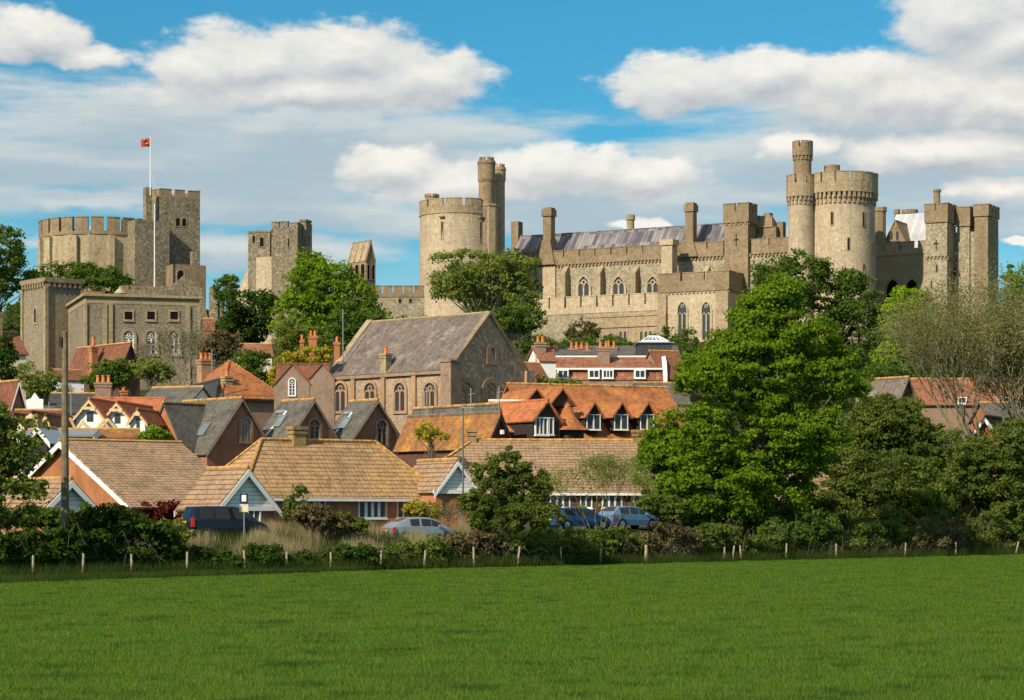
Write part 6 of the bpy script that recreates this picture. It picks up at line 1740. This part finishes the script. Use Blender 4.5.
# --- brambles along the fence
def bramble(lab, px, rx, h, off, leaf, dens=1.0):
    """a bank of bramble: picture column, half width in columns, height in metres, metres behind the fence"""
    D = 130.0
    for _ in range(30): D = float(fence_y(X(px, D))) + off
    k = D / F; x = X(px, D); w = rx * k; zb = G(x, D) - .1
    T = thing('bramble', lab, 'bramble', x, D, zb); ZB[T.name] = 0.0
    n = max(5, int(w / .9)); lobes = []
    for i in range(n):
        u = (i + .5) / n * 2 - 1; xx = x + u * w * .9; yy = float(fence_y(xx)) + off + RNG.uniform(-.4, .4)
        hh = h * RNG.uniform(.75, 1.15) * (1 - .35 * abs(u) ** 2)
        lobes.append((xx, yy, G(xx, yy) + hh * .45, w / n * 1.5, 1.3, hh * .55))
    pos, nrm, C_ = crown_pts(lobes, int(n * 16 * dens), .38, 85, .8, .3, .6, .7)
    pos[:, 2] = np.maximum(pos[:, 2], ground(pos[:, 0], pos[:, 1]) + .03)
    leaf_obj('foliage', pos - np.array([x, D, zb]), nrm, RNG.uniform(.06, .15, len(pos)), LF[leaf], T)
    m = MB()
    for _ in range(int(w * 5)):
        a = RNG.uniform(-1, 1) * w; b = RNG.uniform(-1.2, .6); h1 = h * RNG.uniform(.5, 1.05); l = RNG.uniform(-1.2, 1.2)
        xx, yy = x + a, float(fence_y(x + a)) + off + b; z0 = G(xx, yy) - zb; yy -= D
        m.path([(a, yy, z0), (a + l * .3, yy - .1, z0 + h1 * .8), (a + l * .8, yy - .2, z0 + h1), (a + l * 1.3, yy - .2, z0 + h1 * .6)], [.018, .014, .010, .005], 3)
    st_ = m.build('stems', M['bark'], T, uv=False); st_['kind'] = 'stuff'
for a in (
    ('dense dark bramble mass along the fence at the far left', 15, 50, 2.6, 2.0, 'dark'), ('dense dark bramble mass below the utility pole', 95, 46, 2.2, 2.0, 'dark'),  # shadow over the left hedge is put into the dark leaf colour
    ('green bramble bank below the rear of the navy van', 172, 40, 1.5, 2.2, 'dark'), ('low rough bramble bank under the straw reeds', 250, 50, 1.15, 1.6, 'dark'), ('low dark bramble bank below the white framed windows', 345, 50, 1.1, 1.6, 'dark'),
    ('low green bramble bank below the silver-blue car', 420, 34, 1.5, 1.8, 'hedge'), ('brown-green bramble mound right of the lamp post', 480, 32, 2.1, 2.2, 'brown'), ('bramble mound below the dark shrub tree', 540, 38, 2.3, 2.2, 'hedge'),
    ('green bramble mound below the light blue car', 608, 40, 2.1, 2.2, 'hedge'), ('rust brown bramble mound left of the big tree', 672, 36, 2.6, 2.4, 'brown'), ('green scrambling bramble under the big tree', 722, 28, 2.6, 2.6, 'hedge'),
    ('low bramble with bare stems around the three close posts', 765, 30, 2.3, 2.0, 'hedge'), ('tangled green bramble right of the big tree trunk', 812, 34, 2.9, 2.6, 'mid'), ('dark bramble at the foot of the olive thicket', 862, 30, 2.4, 2.4, 'hedge'),
    ('rust brown bramble patch below the olive thicket', 935, 34, 2.6, 2.2, 'brown'), ('green bramble patch between bright post and rust brown patch', 893, 26, 2.2, 3.2, 'mid'), ('bramble patch at the right edge behind the leaning post', 992, 44, 3.2, 2.6, 'hedge')):
    bramble(*a)

# tangled dead stems
def stems(px0, px1, n, h0, h1, lab):
    m = MB(); 
    for _ in range(n):
        px = random.uniform(px0, px1); D = 120.
        for _k in range(12): D = float(fence_y(X(px, D))) + random.uniform(.6, 2.0) * .3 + .5
        x = X(px, D); z = G(x, D); h = random.uniform(h0, h1); a = random.uniform(-1.2, 1.2)
        m.path([(x, D, z), (x + a * .4, D + random.uniform(-.2, .2), z + h * .75), (x + a * .9, D + random.uniform(-.3, .2), z + h), (x + a * 1.3, D, z + h * .72)], [.015, .012, .009, .005], 3)
    tag(m.build('dead_stems', M['bark'], uv=False), lab, 'dead stems', None, 'stuff')
stems(470, 700, 110, .4, 1.5, 'tangle of pale dead bramble stems along the fence, centre')
stems(760, 1020, 120, .4, 1.3, 'tangle of pale dead bramble stems along the fence, right')

# --- grasses
def strip(n, px0, px1, d0, d1):
    px = RNG.uniform(px0, px1, n); D = np.full(n, 130.0)
    off = RNG.uniform(d0, d1, n)
    for _ in range(25): D = fence_y((px - 512) * D / F) + off
    return (px - 512) * D / F, D
x, y = strip(70000, -20, 1060, -.9, 5)
blades('verge_grass', 'long dark green grass growing along the field fence', 'grass', x, y, RNG.uniform(.25, .85, len(x)), .018 + 0 * x, .35, LF['rough'])
px_ = RNG.uniform(-30, 420, 26000); D_ = np.full(len(px_), 110.0); o_ = -RNG.random(len(px_)) * np.clip(9 * (1 - px_ / 420), .5, 9)
for _ in range(25): D_ = fence_y((px_ - 512) * D_ / F) + o_
x = (px_ - 512) * D_ / F
blades('verge_grass', 'coarse darker grass margin widening along the field edge at the left', 'grass', x, D_, RNG.uniform(.12, .38, len(x)), .018 + 0 * x, .35, LF['rough'])
x, y = strip(34000, 255, 490, 2.6, 9)
x2_, y2_ = strip(9000, 170, 258, 2.0, 6); x = np.concatenate([x, x2_]); y = np.concatenate([y, y2_])
kp = (np.sin(x * .9 + np.sin(y * .6) * 2) + np.sin(x * 2.3 + 1.3) * .6 + RNG.normal(size=len(x)) * .5) > -.25; x, y = x[kp], y[kp]
blades('dry_reeds', 'tall straw coloured dry grass in front of the bungalows', 'dry grass', x, y, RNG.uniform(.5, 1.35, len(x)), .016 + 0 * x, .25, LF['straw'])
x, y = strip(26000, 195, 560, .3, 8)
blades('tall_grass', 'tall green grass mixed into the straw reeds', 'grass', x, y, RNG.uniform(.4, 1.0, len(x)), .018 + 0 * x, .3, LF['rough'])
# the meadow itself
N = 900000
D = 33 + (190 - 33) * RNG.random(N) ** 1.25
px = RNG.uniform(-60, 1084, N); x = (px - 512) * D / F
ok = D < fence_y(x) - .3; x, D = x[ok], D[ok]
blotch = np.sin(x * .31 + 1.3 * np.sin(D * .11)) * np.sin(D * .19 + 1.7 * np.sin(x * .23))
clump = np.sin(x * 1.9 + np.sin(D * .9) * 2) * np.sin(D * 1.3 + np.sin(x * .7) * 2)
h = (.055 + .05 * RNG.random(len(x)) + .02 * clump) * (1 + .25 * (D > 120))
blades('meadow_grass', 'short lush green meadow grass across the whole foreground', 'grass', x, D, h, .006 + D * .00011, .55, LF['meadow'])

nc = 1600
cD = 34 + 120 * RNG.random(nc) ** 1.4; cx_ = (RNG.uniform(-40, 1064, nc) - 512) * cD / F
rep = 22; idx = np.repeat(np.arange(nc), rep); sp = RNG.uniform(.05, .28, nc)[idx]
x = cx_[idx] + RNG.normal(size=len(idx)) * sp; y = cD[idx] + RNG.normal(size=len(idx)) * sp * 1.5
ok = y < fence_y(x) - .5; x, y = x[ok], y[ok]
blades('grass_tufts', 'coarser tufts scattered through the meadow grass', 'grass', x, y, RNG.uniform(.09, .17, len(x)), .007 + y * .0001, .5, LF['hedge'])
